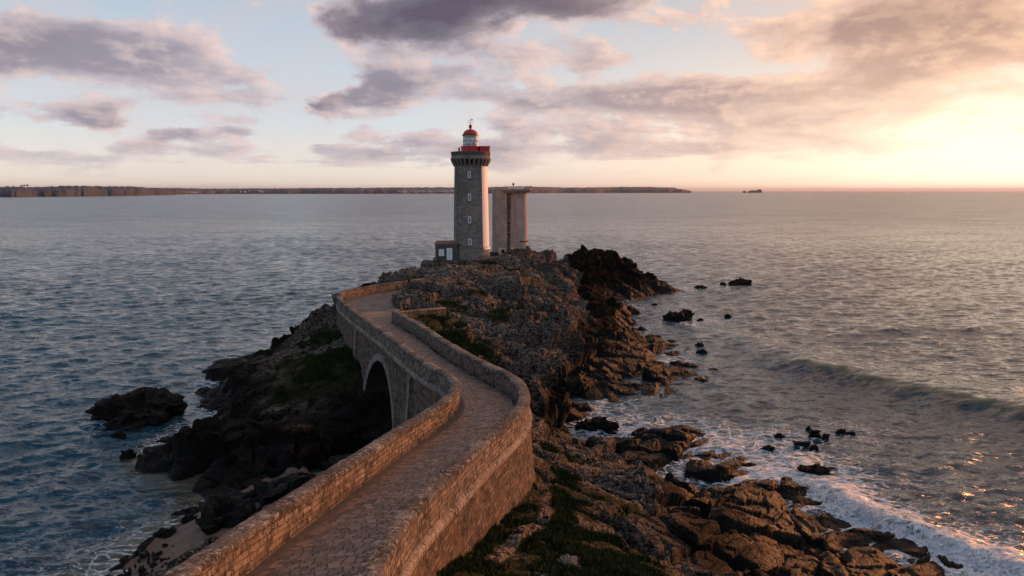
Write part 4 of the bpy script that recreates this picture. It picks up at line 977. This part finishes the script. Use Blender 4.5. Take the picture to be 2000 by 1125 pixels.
def build_annex():
    Y = 124.0; x0, zt = PY(848.5, 475.5, Y - 2.0); x1, _ = PY(888, 475, Y - 2.0); zb = PY(860, 508, Y - 2.0)[1] - 1.2
    root = empty('stone_annex', (x0 + 1.8, Y, zb), 'small dark stone outbuilding with a white door and shutter at the lighthouse foot', 'outbuilding')
    bm = bmesh.new(); pts = [(x0, Y + 2.2), (x0 + .02, Y - 1.2), (x0 + .35, Y - 2.0), (x0 + 2.0, Y - 2.15), (x1 + .5, Y - 2.0), (x1 + .5, Y + 2.2)]
    lo = [bm.verts.new((p[0], p[1], zb)) for p in pts]; hi = [bm.verts.new((p[0], p[1], zt - .25 + (.12 if p[1] > Y else 0))) for p in pts]
    for i in range(6): bm.faces.new((lo[i], lo[(i + 1) % 6], hi[(i + 1) % 6], hi[i]))
    bm.faces.new(hi); w = bm_obj('wall', bm, M['dark_stone'], root)
    bm = bmesh.new(); cx_, cy__ = x0 + 1.8, Y
    lo = [bm.verts.new((cx_ + (p[0] - cx_) * 1.05, cy__ + (p[1] - cy__) * 1.05, zt - .28 + (.25 if p[1] > Y else 0))) for p in pts]
    hi = [bm.verts.new((v.co.x, v.co.y, v.co.z + .26)) for v in lo]
    for i in range(6): bm.faces.new((lo[i], lo[(i + 1) % 6], hi[(i + 1) % 6], hi[i]))
    bm.faces.new(hi); bm.faces.new(lo[::-1]); bm_obj('roof', bm, M['roof'], root)
    def panel(name, u0, u1, v0, v1, cols, m_):
        xa, za = PY(u0, v1, Y - 2.15); xb, zb_ = PY(u1, v0, Y - 2.15); n = cols; W = (xb - xa)
        bm = bmesh.new()
        for i in range(n): box(bm, (xa + W * (i + .5) / n, Y - 2.22, (za + zb_) / 2), (W / n - .03, .12, zb_ - za))
        o = bm_obj(name, bm, m_, root, bevel=.01); return o, xa, xb, za, zb_
    s, xa, xb, za, zb2 = panel('window_shutter', 857, 867.5, 486.5, 500, 4, M['white_trim'])
    bm = bmesh.new(); box(bm, ((xa + xb) / 2, Y - 2.24, za - .06), (xb - xa + .15, .25, .12)); bm_obj('sill', bm, M['dark_stone'], s)
    d, xa, xb, za, zb2 = panel('door', 872.5, 883.5, 484.5, 508, 2, M['white_trim'])
    bm = bmesh.new(); tube(bm, ((xa + xb) / 2 - .08, Y - 2.32, za + 1.0), ((xa + xb) / 2 - .08, Y - 2.32, za + 1.2), .025); bm_obj('door_handle', bm, M['metal'], d)
    bm = bmesh.new(); tube(bm, (x1 - .9, Y, zt), (x1 - .9, Y, zt + 1.0), .03, n=5); bm_obj('roof_pipe', bm, M['metal'], root)
build_annex()

def build_radar():
    Y = 134.0; X, _ = PY(997, 480, Y); zf = lambda v: PY(1000, v, Y)[1]; sc = Y / F / CT * 1.0
    px = lambda u: PY(u, 430, Y)[0]
    zb, zt = zf(500) - 1.0, zf(377)
    root = empty('radar_tower', (X, Y, zb), 'weathered concrete radar tower with a flared flat roof beside the lighthouse', 'tower')
    # right half drum: flares towards the base
    rx0, rx1 = px(998.5), px(1028); n = 18
    cxm = (px(986) + px(1028)) / 2; r = (px(1028) - px(986)) / 2
    def shell(name, cx_, cy_, r0, r1, a0, a1, thick, ztop_, seed):
        V, Q = [], []; m = 26; k = 12; 
        for j in range(k):
            f = j / (k - 1); z = zb + (ztop_ - zb) * f; rr = r0 + (r1 - r0) * f
            for side in (0, 1):
                for i in range(m):
                    a = a0 + (a1 - a0) * i / (m - 1); q = rr - side * thick; V.append((cx_ + q * math.sin(a), cy_ - q * math.cos(a), z))
        L = 2 * m
        for j in range(k - 1):
            for i in range(m - 1):
                Q.append((j * L + i, j * L + i + 1, (j + 1) * L + i + 1, (j + 1) * L + i)); Q.append((j * L + m + i + 1, j * L + m + i, (j + 1) * L + m + i, (j + 1) * L + m + i + 1))
            for i in (0, m - 1): Q.append((j * L + i, j * L + m + i, (j + 1) * L + m + i, (j + 1) * L + i))
        for i in range(m - 1): Q.append(((k - 1) * L + i, (k - 1) * L + i + 1, (k - 1) * L + m + i + 1, (k - 1) * L + m + i))
        o = mesh_np(name, V, Q, M['concrete'], root, True); o.data.set_sharp_from_angle(angle=R(40)); return o
    # right drum
    cR = (px(1012.5), Y); shell('drum_wall', cR[0], cR[1], 1.95, 1.66, R(-62), R(245), .35, zt, 1)
    # left curved slab
    cL = (px(985), Y + 1.2); shell('curved_wall', cL[0], cL[1] + .2, 2.45, 2.40, R(-110), R(13), .4, zf(371), 2)
    # recessed stair core with openings between the two shells
    xc = px(993.5); bm = bmesh.new(); box(bm, (xc + .1, Y + .9, (zb + zt) / 2), (1.7, 2.6, zt - zb)); core = bm_obj('stair_core', bm, M['core'], root)
    for (v0, v1) in ((375, 382), (399, 410), (434, 438), (456, 461), (461.8, 465.5)):
        bm = bmesh.new(); box(bm, (px(994.5), Y - 0.41, (zf(v0) + zf(v1)) / 2), (.55, .04, zf(v0) - zf(v1))); bm_obj('window_opening', bm, M['pane'], core)
        bm = bmesh.new(); box(bm, (px(994.5), Y - 0.5, zf(v1) - .06), (.6, .22, .1)); bm_obj('sill', bm, M['concrete'], core)
    # flared roof slab
    x0, x1 = px(979.5), px(1039.5); zr = zf(368.5); zr0 = zf(371.5); bm = bmesh.new()
    def ring(x0, x1, y0, y1, z, n=20, pw=.45):
        vs = []; cx_, cy_ = (x0 + x1) / 2, (y0 + y1) / 2
        for i in range(n):
            a = 2 * math.pi * i / n; c_, s_ = math.cos(a), math.sin(a)
            vs.append(bm.verts.new((cx_ + (x1 - x0) / 2 * math.copysign(abs(c_) ** pw, c_), cy_ + (y1 - y0) / 2 * math.copysign(abs(s_) ** pw, s_), z)))
        return vs
    r1 = ring(px(987), px(1029), Y - 1.9, Y + 2.2, zf(377.5)); r2 = ring(x0, x1, Y - 2.9, Y + 3.2, zr0); r3 = ring(x0, x1, Y - 2.9, Y + 3.2, zr)
    for a, b in ((r1, r2), (r2, r3)):
        for i in range(20): bm.faces.new((a[i], a[(i + 1) % 20], b[(i + 1) % 20], b[i]))
    bm.faces.new(r3); bm.faces.new(r1[::-1]); rf = bm_obj('roof_slab', bm, M['concrete'], root)
    bm = bmesh.new(); box(bm, (px(1008), Y, zr + .12), (3.2, 2.5, .28)); bm_obj('roof_hatch', bm, M['white'], rf)
    bm = bmesh.new(); box(bm, (px(1026), Y - .5, zr + .2), (.5, .6, .42)); bm_obj('roof_box', bm, M['concrete'], rf)
    bm = bmesh.new(); xa = px(1002.5); tube(bm, (xa, Y, zr), (xa, Y, zr + .9), .05, n=6); tube(bm, (xa, Y, zr + .6), (xa, Y, zr + .95), .12, .26, 8); box(bm, (xa, Y, zr + 1.05), (.4, .12, .12)); bm_obj('antenna', bm, M['metal'], rf)
    bm = bmesh.new(); xa = px(986.5); tube(bm, (xa, Y, zr), (xa, Y, zr + .5), .03, n=5); box(bm, (xa, Y, zr + .55), (.3, .06, .06)); bm_obj('mast', bm, M['metal'], rf)
    # dark bracket and base drum on the right
    bm = bmesh.new(); a = R(35)
    for i in range(9):
        a = R(12 + i * 9); box(bm, (cR[0] + 1.93 * math.sin(a), cR[1] - 1.93 * math.cos(a), zf(470.5)), (.34, .14, .22), a)
    bm_obj('drain_slot', bm, M['rust_stain'], root)
    bm = bmesh.new(); xa = px(1030.5); box(bm, (xa, Y - .9, zf(487)), (.5, .5, 1.6)); bm_obj('buttress', bm, M['rust_stain'], root)
    Xd, _ = PY(1029, 497, Y - 1.5); za, zb_ = zf(493.0), zf(506)
    lathe('base_ring', [(1.3, zb_ - 1), (1.3, za), (1.05, za), (1.05, za - .5), (0.02, za - .5)], (Xd, Y - 1.5), M['concrete'], root, 32)
build_radar()
def hut():
    Y = 129.5; x0, z0 = PY(974, 495, Y); x1, z1 = PY(1004, 484.5, Y); root = empty('white_hut', ((x0 + x1) / 2, Y, z0), 'broken little whitewashed block building at the foot of the concrete tower', 'hut')
    bm = bmesh.new(); W = x1 - x0
    for (a, b, h) in ((0, .16, 1), (.16, .42, 1), (.42, .80, .62), (.80, 1.0, 1.05)):
        box(bm, (x0 + W * (a + b) / 2, Y, z0 - .4 + ((z1 - z0) * h + .4) / 2), (W * (b - a) - .004, 1.0, (z1 - z0) * h + .4))
    bm_obj('wall', bm, m_plain('stained_whitewash', (0.48, 0.45, 0.43), 0.3, 0.85, 2.5), root, bevel=.03)
    bm = bmesh.new(); box(bm, (x0 + W * .28, Y - .5, z0 + .45), (W * .2, .06, .75)); bm_obj('doorway', bm, M['pane'], root)
hut()

# ------------------------------------------------------------------ sea rocks, each a thing
def rock(name, u, v, wpx, hpx, label, group=None, depth=0.6, seed=1, z0=0.0, matl='rock', sub=5, cat='rock', ang=0.0):
    x, y = PZ(u, v, z0); k = math.hypot(x, y) / F; w = wpx * k * .8; h = max(hpx * k * 0.95, 0.2)
    bm = bmesh.new(); bmesh.ops.create_icosphere(bm, subdivisions=sub, radius=1.0)
    P = np.array([v_.co[:] for v_ in bm.verts]); n = P.copy()
    s = np.array([w * .5, w * .5 * depth, h]); Q = P * s
    bb, c1 = blocks(Q[:, 0] / (w * .22) + seed, Q[:, 1] / (w * .16), Q[:, 2] / (w * .18), seed * 7); b2, _ = blocks(Q[:, 0] / (w * .08) + seed, Q[:, 1] / (w * .06), Q[:, 2] / (w * .07), seed * 7 + 1)
    f = fbm(P[:, 0] * 1.3 + seed, P[:, 1] * 1.3, P[:, 2] * 1.3, 4, seed)
    d = 1 + 0.22 * bb + 0.09 * b2 + 0.5 * f
    Q = Q * d[:, None]; Q[:, 2] = np.where(Q[:, 2] < 0, Q[:, 2] * .5, Q[:, 2])
    ca, sa = math.cos(ang), math.sin(ang); Q[:, 0], Q[:, 1] = Q[:, 0] * ca - Q[:, 1] * sa, Q[:, 0] * sa + Q[:, 1] * ca
    for v_, q in zip(bm.verts, Q): v_.co = Vector((q[0], q[1], q[2] - 0.08 * h))
    me = bpy.data.meshes.new(name); bm.to_mesh(me); bm.free(); me.materials.append(M[matl])
    for p in me.polygons: p.use_smooth = True
    me.set_sharp_from_angle(angle=R(30))
    at = me.color_attributes.new('mask', 'FLOAT_COLOR', 'POINT'); at.data.foreach_set('color', np.tile([0, 0, 0, 1], len(me.vertices)).astype(np.float32))
    o = bpy.data.objects.new(name, me); C.objects.link(o); o.location = (x, y, z0); return tag(o, label, cat, group)
rock('sea_rock', 272, 818, 168, 44, 'wide black rock alone in the water on the far left', seed=3, depth=.75, ang=.25)
rock('sea_rock', 232, 853, 30, 9, 'small dark rock just below the wide black rock', seed=4)
rock('sea_rock', 252, 893, 34, 14, 'pointed dark rock off the tip of the left reef', seed=5)
rock('sea_rock', 1323, 624, 60, 17, 'jagged dark rock beside the white foam patch', seed=6)
rock('sea_rock', 1446, 555, 46, 11, 'highest of the far skerries, furthest to the right', seed=7)
rock('sea_rock', 1413, 556, 14, 5, 'tiny rock just left of the highest far skerry', seed=8, sub=4)
rock('sea_rock', 1370, 562, 26, 5, 'flat low skerry off the tip of the dark islet', seed=9, sub=4)
rock('sea_rock', 1277, 597, 14, 4, 'tiny rock awash between islet and shore', seed=10, sub=4)
rock('sea_rock', 1368, 626, 14, 5, 'small rock in the middle of the round foam patch', seed=11, sub=4)
rock('sea_rock', 1422, 619, 16, 5, 'small rock at the right edge of the foam patch', seed=12, sub=4)
rock('sea_rock', 1366, 676, 22, 8, 'small rock off the middle of the right shore, upper one of two', seed=13, sub=4)
rock('sea_rock', 1372, 689, 26, 6, 'small rock off the middle of the right shore, lower one of two', seed=14, sub=4)
rock('sea_rock', 1392, 722, 24, 3, 'flat rock barely awash right of the black shore block', seed=15, sub=4)
SURF = ['leftmost of the small surf rocks, beside white water', 'tallest dark knob in the middle of the surf rocks', 'rock touching the right side of the tallest surf knob', 'rock to the right of the knobs in the surf', 'rightmost of the small surf rocks, in brown water', 'broad flat rock in front of the tallest surf knob', 'small rock in front of the knobs near the white water', 'flat rock nearest the headland left of the surf rocks', 'farthest tiny rock behind the surf rocks']
for (u, v, w, h, s_) in [(1523, 855, 22, 8, 20), (1592, 853, 26, 14, 21), (1612, 856, 16, 10, 22), (1642, 846, 24, 8, 23), (1662, 849, 20, 6, 24), (1566, 870, 40, 9, 25), (1590, 876, 20, 6, 26), (1502, 877, 30, 7, 27), (1579, 838, 12, 5, 28)]:
    rock('reef_rock', u, v, w, h, SURF[s_ - 20], 'rocks in the surf', seed=s_, sub=4)
rock('reef_rock', 1592, 922, 74, 13, 'long rock overrun by streaming foam', seed=31)
rock('reef_rock', 1165, 838, 95, 24, 'brown rock shelf in the narrow cove, ringed by foam', seed=32, depth=.6)
rock('reef_rock', 1622, 952, 18, 6, 'little rock in the foam beside the headland edge', seed=33, sub=4)
rock('beach_rock', 322, 1046, 46, 14, 'oval black rock at the edge of the sand', seed=41, z0=.1, matl='beach_rock', depth=.55, ang=.4)
rock('beach_rock', 372, 1022, 36, 16, 'black rock between the big reef and the water', seed=42, z0=.1, matl='beach_rock')
rock('beach_rock', 378, 1000, 60, 9, 'flat black slab furthest out in the shallows', seed=43, z0=.0, matl='beach_rock', depth=.5, ang=.3)
rock('beach_rock', 440, 1030, 130, 58, 'big black rock on the little beach nearest the water', seed=44, z0=.3, matl='beach_rock', depth=.8, ang=.6)
rock('beach_rock', 520, 985, 190, 50, 'long black rock ridge on the little beach beside the bridge', seed=45, z0=.4, matl='beach_rock', depth=.6, ang=.5)
rock('beach_rock', 585, 952, 120, 26, 'black rock at the top of the beach below the parapet', seed=46, z0=.5, matl='beach_rock', depth=.6, ang=.4)
rg = np.random.default_rng(12)
for i in range(70):
    t = rg.random(); u = 235 + 150 * t + rg.normal() * 18; v = 1135 - 78 * t + rg.normal() * 14
    if v > 1128 or v < 1045: v = 1085 + rg.random() * 40; u = 270 + rg.random() * 70
    rock('beach_stone', u, v, 6 + 16 * rg.random() ** 2, 3 + 4 * rg.random(), 'loose black stone lying on the sand', 'stones on the sand', seed=100 + i, z0=.25, matl='beach_rock', sub=2, cat='stone', ang=rg.random() * 3)
xx, zz = PY(1112, 1112, 22.6)
M['pale_rock'] = m_plain('lichened_boulder', (0.36, 0.27, 0.21), 0.6, 0.95, 3.5, 0.1)
b_ = rock('boulder', 1112, 1118, 60, 34, 'pale boulder with orange lichen on the grass at the bottom edge', seed=52, z0=zz, matl='pale_rock')

# ------------------------------------------------------------------ spray thrown up where the sea breaks on the headland
def spray():
    rg = np.random.default_rng(21); V = []; Q = []
    m_, g = mat('spray_drops'); finish(g, (0.75, 0.77, 0.80), .7)
    for (ua, va, ub, vb, n, hh) in ((1640, 980, 1770, 1040, 9000, 1.0), (1850, 1065, 2030, 1128, 6000, .55), (1560, 942, 1640, 978, 2200, .4), (1405, 905, 1440, 900, 700, .35)):
        a, b = np.array(PZ(ua, va, .2)), np.array(PZ(ub, vb, .2)); t = rg.random(n); bump_ = .35 + .65 * np.abs(vnoise(t * 7, t * 0, t * 0, 5))
        c = a + (b - a) * t[:, None] + rg.normal(size=(n, 2)) * .35; z = .15 + rg.exponential(.3, n) * hh * bump_; s_ = .012 + .03 * rg.random(n)
        for i in range(n):
            k = len(V); p = np.array([c[i, 0], c[i, 1], z[i]])
            for _ in range(3): V.append(p + rg.normal(size=3) * s_[i])
            Q.append((k, k + 1, k + 2))
    tag(mesh_np('sea_spray', V, Q, m_), 'white spray thrown up where waves break on the headland', 'spray', kind='stuff')
spray()

# ------------------------------------------------------------------ grass
def build_grass():
    rg = np.random.default_rng(9); q = TQ; c = TV[q].mean(1); m = TM[q].mean(1)[:, 0]
    e1 = TV[q[:, 1]] - TV[q[:, 0]]; e2 = TV[q[:, 3]] - TV[q[:, 0]]; nn = np.cross(e1, e2); area = np.linalg.norm(nn, axis=1); up = np.abs(nn[:, 2]) / (area + 1e-9)
    d = np.hypot(c[:, 0], c[:, 1]); w = area * np.clip((m + 0.8 * fbm(c[:, 0] * .9, c[:, 1] * .9, c[:, 2] * .9, 3, 66) - 0.68) * 3, 0, 1) * (up > .35) * (up > .0) * np.where(d < 45, 1.6, 0.75)
    w = w * (~inpoly(c[:, 0], c[:, 1], FOOT))
    N = 60000; idx = rg.choice(len(w), N, p=w / w.sum()); a, b = rg.random(N)[:, None], rg.random(N)[:, None]
    P = TV[q[idx, 0]] + a * e1[idx] + b * e2[idx]; sc = np.where(d[idx] < 45, 1.0, 1.6)
    V, Q = [], []
    ex = []
    for PL, NL, side, lo, hi in ((RC, RN, -1, 18, 75), (LC, LN, 1, 30, 48)):      # weeds along the foot of the parapets
        for _ in range(2600):
            i = rg.integers(0, len(PL)); p = PL[i]
            if not (lo < p[1] < hi) or vnoise(np.array([p[0] * 1.3]), np.array([p[1] * 1.3]), np.array([side * 5.]), 9)[0] < 0.12: continue
            q_ = p + NL[i] * side * (WT + .03 + abs(rg.normal()) * .07) + rg.normal(size=2) * .03; ex.append((q_[0], q_[1], ztop(p[1]) - PAR + .03))
    P = np.vstack([P, ex]); ne = len(ex); N += ne; sc = np.r_[sc, np.full(ne, .6)]
    th = rg.random(N) * 6.28; hh = (0.10 + 0.16 * rg.random(N)) * sc; ww = (0.02 + 0.03 * rg.random(N)) * sc; lx, ly = rg.normal(size=N) * .10 * sc, rg.normal(size=N) * .10 * sc
    A = P + np.c_[np.cos(th) * ww, np.sin(th) * ww, -0.03 * np.ones(N)]; B = P - np.c_[np.cos(th) * ww, np.sin(th) * ww, 0.03 * np.ones(N)]; T = P + np.c_[lx, ly, hh]
    V = np.stack([A, B, T], 1).reshape(-1, 3); Q = np.arange(3 * N).reshape(-1, 3)
    m_, g = mat('grass_blades'); p = pos(g); n = g.noise(p, 1.5, 4, .6); r_ = g.n('ShaderNodeNewGeometry').outputs['Random Per Island']
    col = g.ramp(g.m('ADD', g.m('MULTIPLY', n, .6), g.m('MULTIPLY', r_, .4)), [(.3, (.010, .019, .006)), (.55, (.024, .040, .012)), (.8, (.085, .09, .03))])
    finish(g, col, .9, **{'Specular IOR Level': 0.1})
    o = mesh_np('grass', V, Q, m_, None, False); tag(o, 'short wild grass growing between the rocks', 'grass', kind='stuff')
build_grass()

# ------------------------------------------------------------------ far coast
def coast(name, pts, depth, label=None, seed=0, step=None):
    """pts: (u, v_top, distance to the shore); real ridge with a seaward cliff and land behind"""
    us = np.array([p[0] for p in pts], float); vt = np.array([p[1] for p in pts], float); ds = np.array([p[2] for p in pts], float)
    n = int((us[-1] - us[0]) * 1.2) + 8; U = np.linspace(us[0], us[-1], n); Vt = np.interp(U, us, vt); D = np.interp(U, us, ds)
    D = D * (1 + 0.05 * fbm(U * .02, U * 0, U * 0, 4, seed)); fr = [0, .02, .05, .10, .18, .3, .5, .75, 1.0]; hp = [-.03, .30, .52, .66, .78, .88, 1.0, .9, .3]
    X, Y, Z = [], [], []
    top = np.array([PY(u, v, d)[1] for u, v, d in zip(U, Vt, D + depth * .5)])
    rough = fbm(U * .25, U * 0, U * 0, 4, seed + 3)
    for f, h in zip(fr, hp):
        dd = D + depth * f; x = np.array([PY(u, 380, d)[0] for u, d in zip(U, dd)])
        jag = fbm(U * .18, np.full(n, f * 9), U * 0, 4, seed + 5); z = top * h * (1 + 0.22 * jag * (0.2 < h < .99)) + (rough * top * .09 if h == 1.0 else 0)
        if h < 0: z = np.full(n, -2.0)
        X.append(x); Y.append(dd + jag * depth * .03); Z.append(z)
    V = np.stack([np.array(X).T, np.array(Y).T, np.array(Z).T], -1).reshape(-1, 3); k = len(fr); idx = np.arange(n * k).reshape(n, k)
    q = np.stack([idx[:-1, :-1], idx[1:, :-1], idx[1:, 1:], idx[:-1, 1:]], -1).reshape(-1, 4)
    o = mesh_np(name, V, q, M['coast'], None, False); tag(o, kind='structure'); return o
coast('hills', [(-260, 366, 2350), (-60, 365, 2350), (0, 366, 2450), (20, 364.5, 2450), (60, 365.5, 2600), (110, 363.5, 2700), (160, 363, 2900), (230, 364, 3100), (272, 364.5, 3300), (290, 367, 3500), (340, 368.5, 3900)], 500, seed=1)
coast('hills', [(230, 367, 4200), (335, 367, 4500), (400, 368.5, 4900), (500, 368, 5400), (560, 368, 5400), (620, 367, 5400), (700, 367, 5600), (800, 366, 5800), (900, 366, 6000), (1000, 366, 6400), (1100, 366, 7200)], 900, seed=2)
coast('headland', [(960, 365, 7000), (1035, 363.5, 7200), (1045, 364.5, 7200), (1100, 366.5, 7400), (1160, 366, 7700), (1220, 365, 7800), (1260, 365, 7900), (1300, 366, 8000), (1318, 366, 8000), (1322, 369, 8000), (1330, 369, 8000), (1350, 372.6, 8100)], 700, seed=3)
def far_rock(u, v, w, h, y, label, seed):
    x, z = PY(u, v, y); k = y / F; bm = bmesh.new(); bmesh.ops.create_icosphere(bm, subdivisions=4, radius=1)
    P = np.array([q.co[:] for q in bm.verts]); f = 1 + .45 * fbm(P[:, 0] * 1.6 + seed, P[:, 1] * 1.6, P[:, 2] * 1.6, 4, seed); P = P * f[:, None] * np.array([w * k / 2, w * k / 3, h * k])
    for q, c in zip(bm.verts, P): q.co = Vector(c)
    o = bm_obj('sea_stack', bm, M['coast']); o.location = (x, y, 0); tag(o, label, 'sea stack')
far_rock(1329, 373, 12, 6.0, 8050, 'rounded rock stack just off the far cape', 3)
far_rock(1343, 373, 9, 3.2, 8100, 'lower rock stack outermost off the far cape', 4)
far_rock(1454, 373, 7, 4.0, 8300, 'small left stack of the far island trio', 5)
far_rock(1469, 373, 17, 4.4, 8300, 'wide middle stack of the far island trio', 6)
far_rock(1482, 373, 13, 6.0, 8300, 'tallest right stack of the far island trio', 7)
def far_tree(u, v, y, hpx, label, group=None):
    x, z = PY(u, v, y); k = y / F; h = hpx * k; root = empty('tree', (x, y, z - h), label, 'tree', group)
    bm = bmesh.new(); tube(bm, (x, y, z - h - 3), (x, y, z - h * .3), h * .07, h * .04, 6); bm_obj('trunk', bm, M['far_tree'], root)
    bm = bmesh.new(); rg = np.random.default_rng(int(u * 10))
    for _ in range(90):
        a, e, rr = rg.random() * 6.28, rg.normal() * .22, rg.random() ** .5; c = Vector((x + math.cos(a) * rr * h * .42, y + math.sin(a) * rr * h * .42, z - h * .2 + e * h * .6)); s_ = h * .09
        vs = [bm.verts.new(c + Vector(rg.normal(size=3) * s_)) for _ in range(3)]; bm.faces.new(vs)
    bm_obj('crown', bm, M['far_tree'], root)
for (u, v, hp, l) in [(15, 363, 4.5, 'small wind-bent tree at the left end of the far cliff'), (26, 363, 3.5, 'low tree second from the left on the far cliff'), (42, 362, 5, 'tree left of the three tall pines on the far cliff'), (47, 361, 5, 'middle tree of the far cliff cluster'),
                      (53, 360.5, 5.5, 'tallest flat topped tree on the far left cliff')]:
    far_tree(u, v, 2750, hp, l)
def houses():
    me_w = me_r = None; rg = np.random.default_rng(4); first = None
    def make():
        r = empty('far_house', (0, 0, 0), 'x', 'house'); bm = bmesh.new(); box(bm, (0, 0, 3.2), (13, 9, 6.4)); bm_obj('wall', bm, M['house'], r)
        bm = bmesh.new(); vs = [bm.verts.new(p) for p in ((-6.8, -5, 6.4), (6.8, -5, 6.4), (6.8, 5, 6.4), (-6.8, 5, 6.4), (-6.8, 0, 10), (6.8, 0, 10))]
        for f in ((0, 1, 5, 4), (2, 3, 4, 5), (0, 4, 3), (1, 2, 5), (0, 3, 2, 1)): bm.faces.new([vs[i] for i in f])
        bm_obj('roof', bm, M['slate'], r); return r
    spots = []
    for i in range(95):
        u = 775 + 112 * rg.random() ** .8; spots.append((u, 369.6 + 4.6 * rg.random() + (885 - u) * .008, 'small white house in the far town across the water', 'houses of the far town'))
    for (u, v) in [(366, 374.5), (371, 374), (375, 374.2), (380, 374.8), (385, 374.5), (418, 374), (444, 370.5), (470, 373.5), (478, 374), (487, 372), (505, 371), (509, 373), (513, 374), (701, 370.5), (708, 370.5), (640, 372)]:
        spots.append((u, v, 'lone white house on the far wooded shore', 'scattered houses on the far shore'))
    for i, (u, v, l, gname) in enumerate(spots):
        t = (376.2 - v) / 8.0
        D = np.interp(u, [230, 335, 400, 500, 900, 1100], [4200, 4500, 4900, 5400, 6000, 7200]); y = D * (1 - 0.03) ; x, z = PY(u, v, y)
        o = first if i == 0 else None
        if first is None: first = o = make()
        elif o is None:
            o = first.copy(); C.objects.link(o)
            for ch in first.children:
                c = ch.copy(); C.objects.link(c); c.parent = o
        s_ = rg.uniform(.7, 1.25); o.location = (x, y, z - 6); o.scale = (s_, s_, s_ * 1.0); o.rotation_euler = (0, 0, rg.normal() * .5); tag(o, l, 'house', gname)
houses()
# ------------------------------------------------------------------ haze
def haze():
    bm = bmesh.new(); box(bm, (0, 30000, 148), (160000, 200000, 304)); m, g = mat('sea_haze')
    v = g.n('ShaderNodeVolumePrincipled', {'Color': (0.66, 0.72, 0.86), 'Density': 0.00002, 'Anisotropy': 0.3})
    o = g.n('ShaderNodeOutputMaterial'); g.nt.links.new(v.outputs[0], o.inputs['Volume'])
    tag(bm_obj('haze', bm, m), 'thin pale sea haze', 'haze', kind='stuff')
haze()
S.cycles.sample_clamp_direct = 3; S.cycles.volume_bounces = 0; S.cycles.max_bounces = 5; S.cycles.caustics_reflective = False; S.cycles.caustics_refractive = False
S.cycles.use_denoising = True
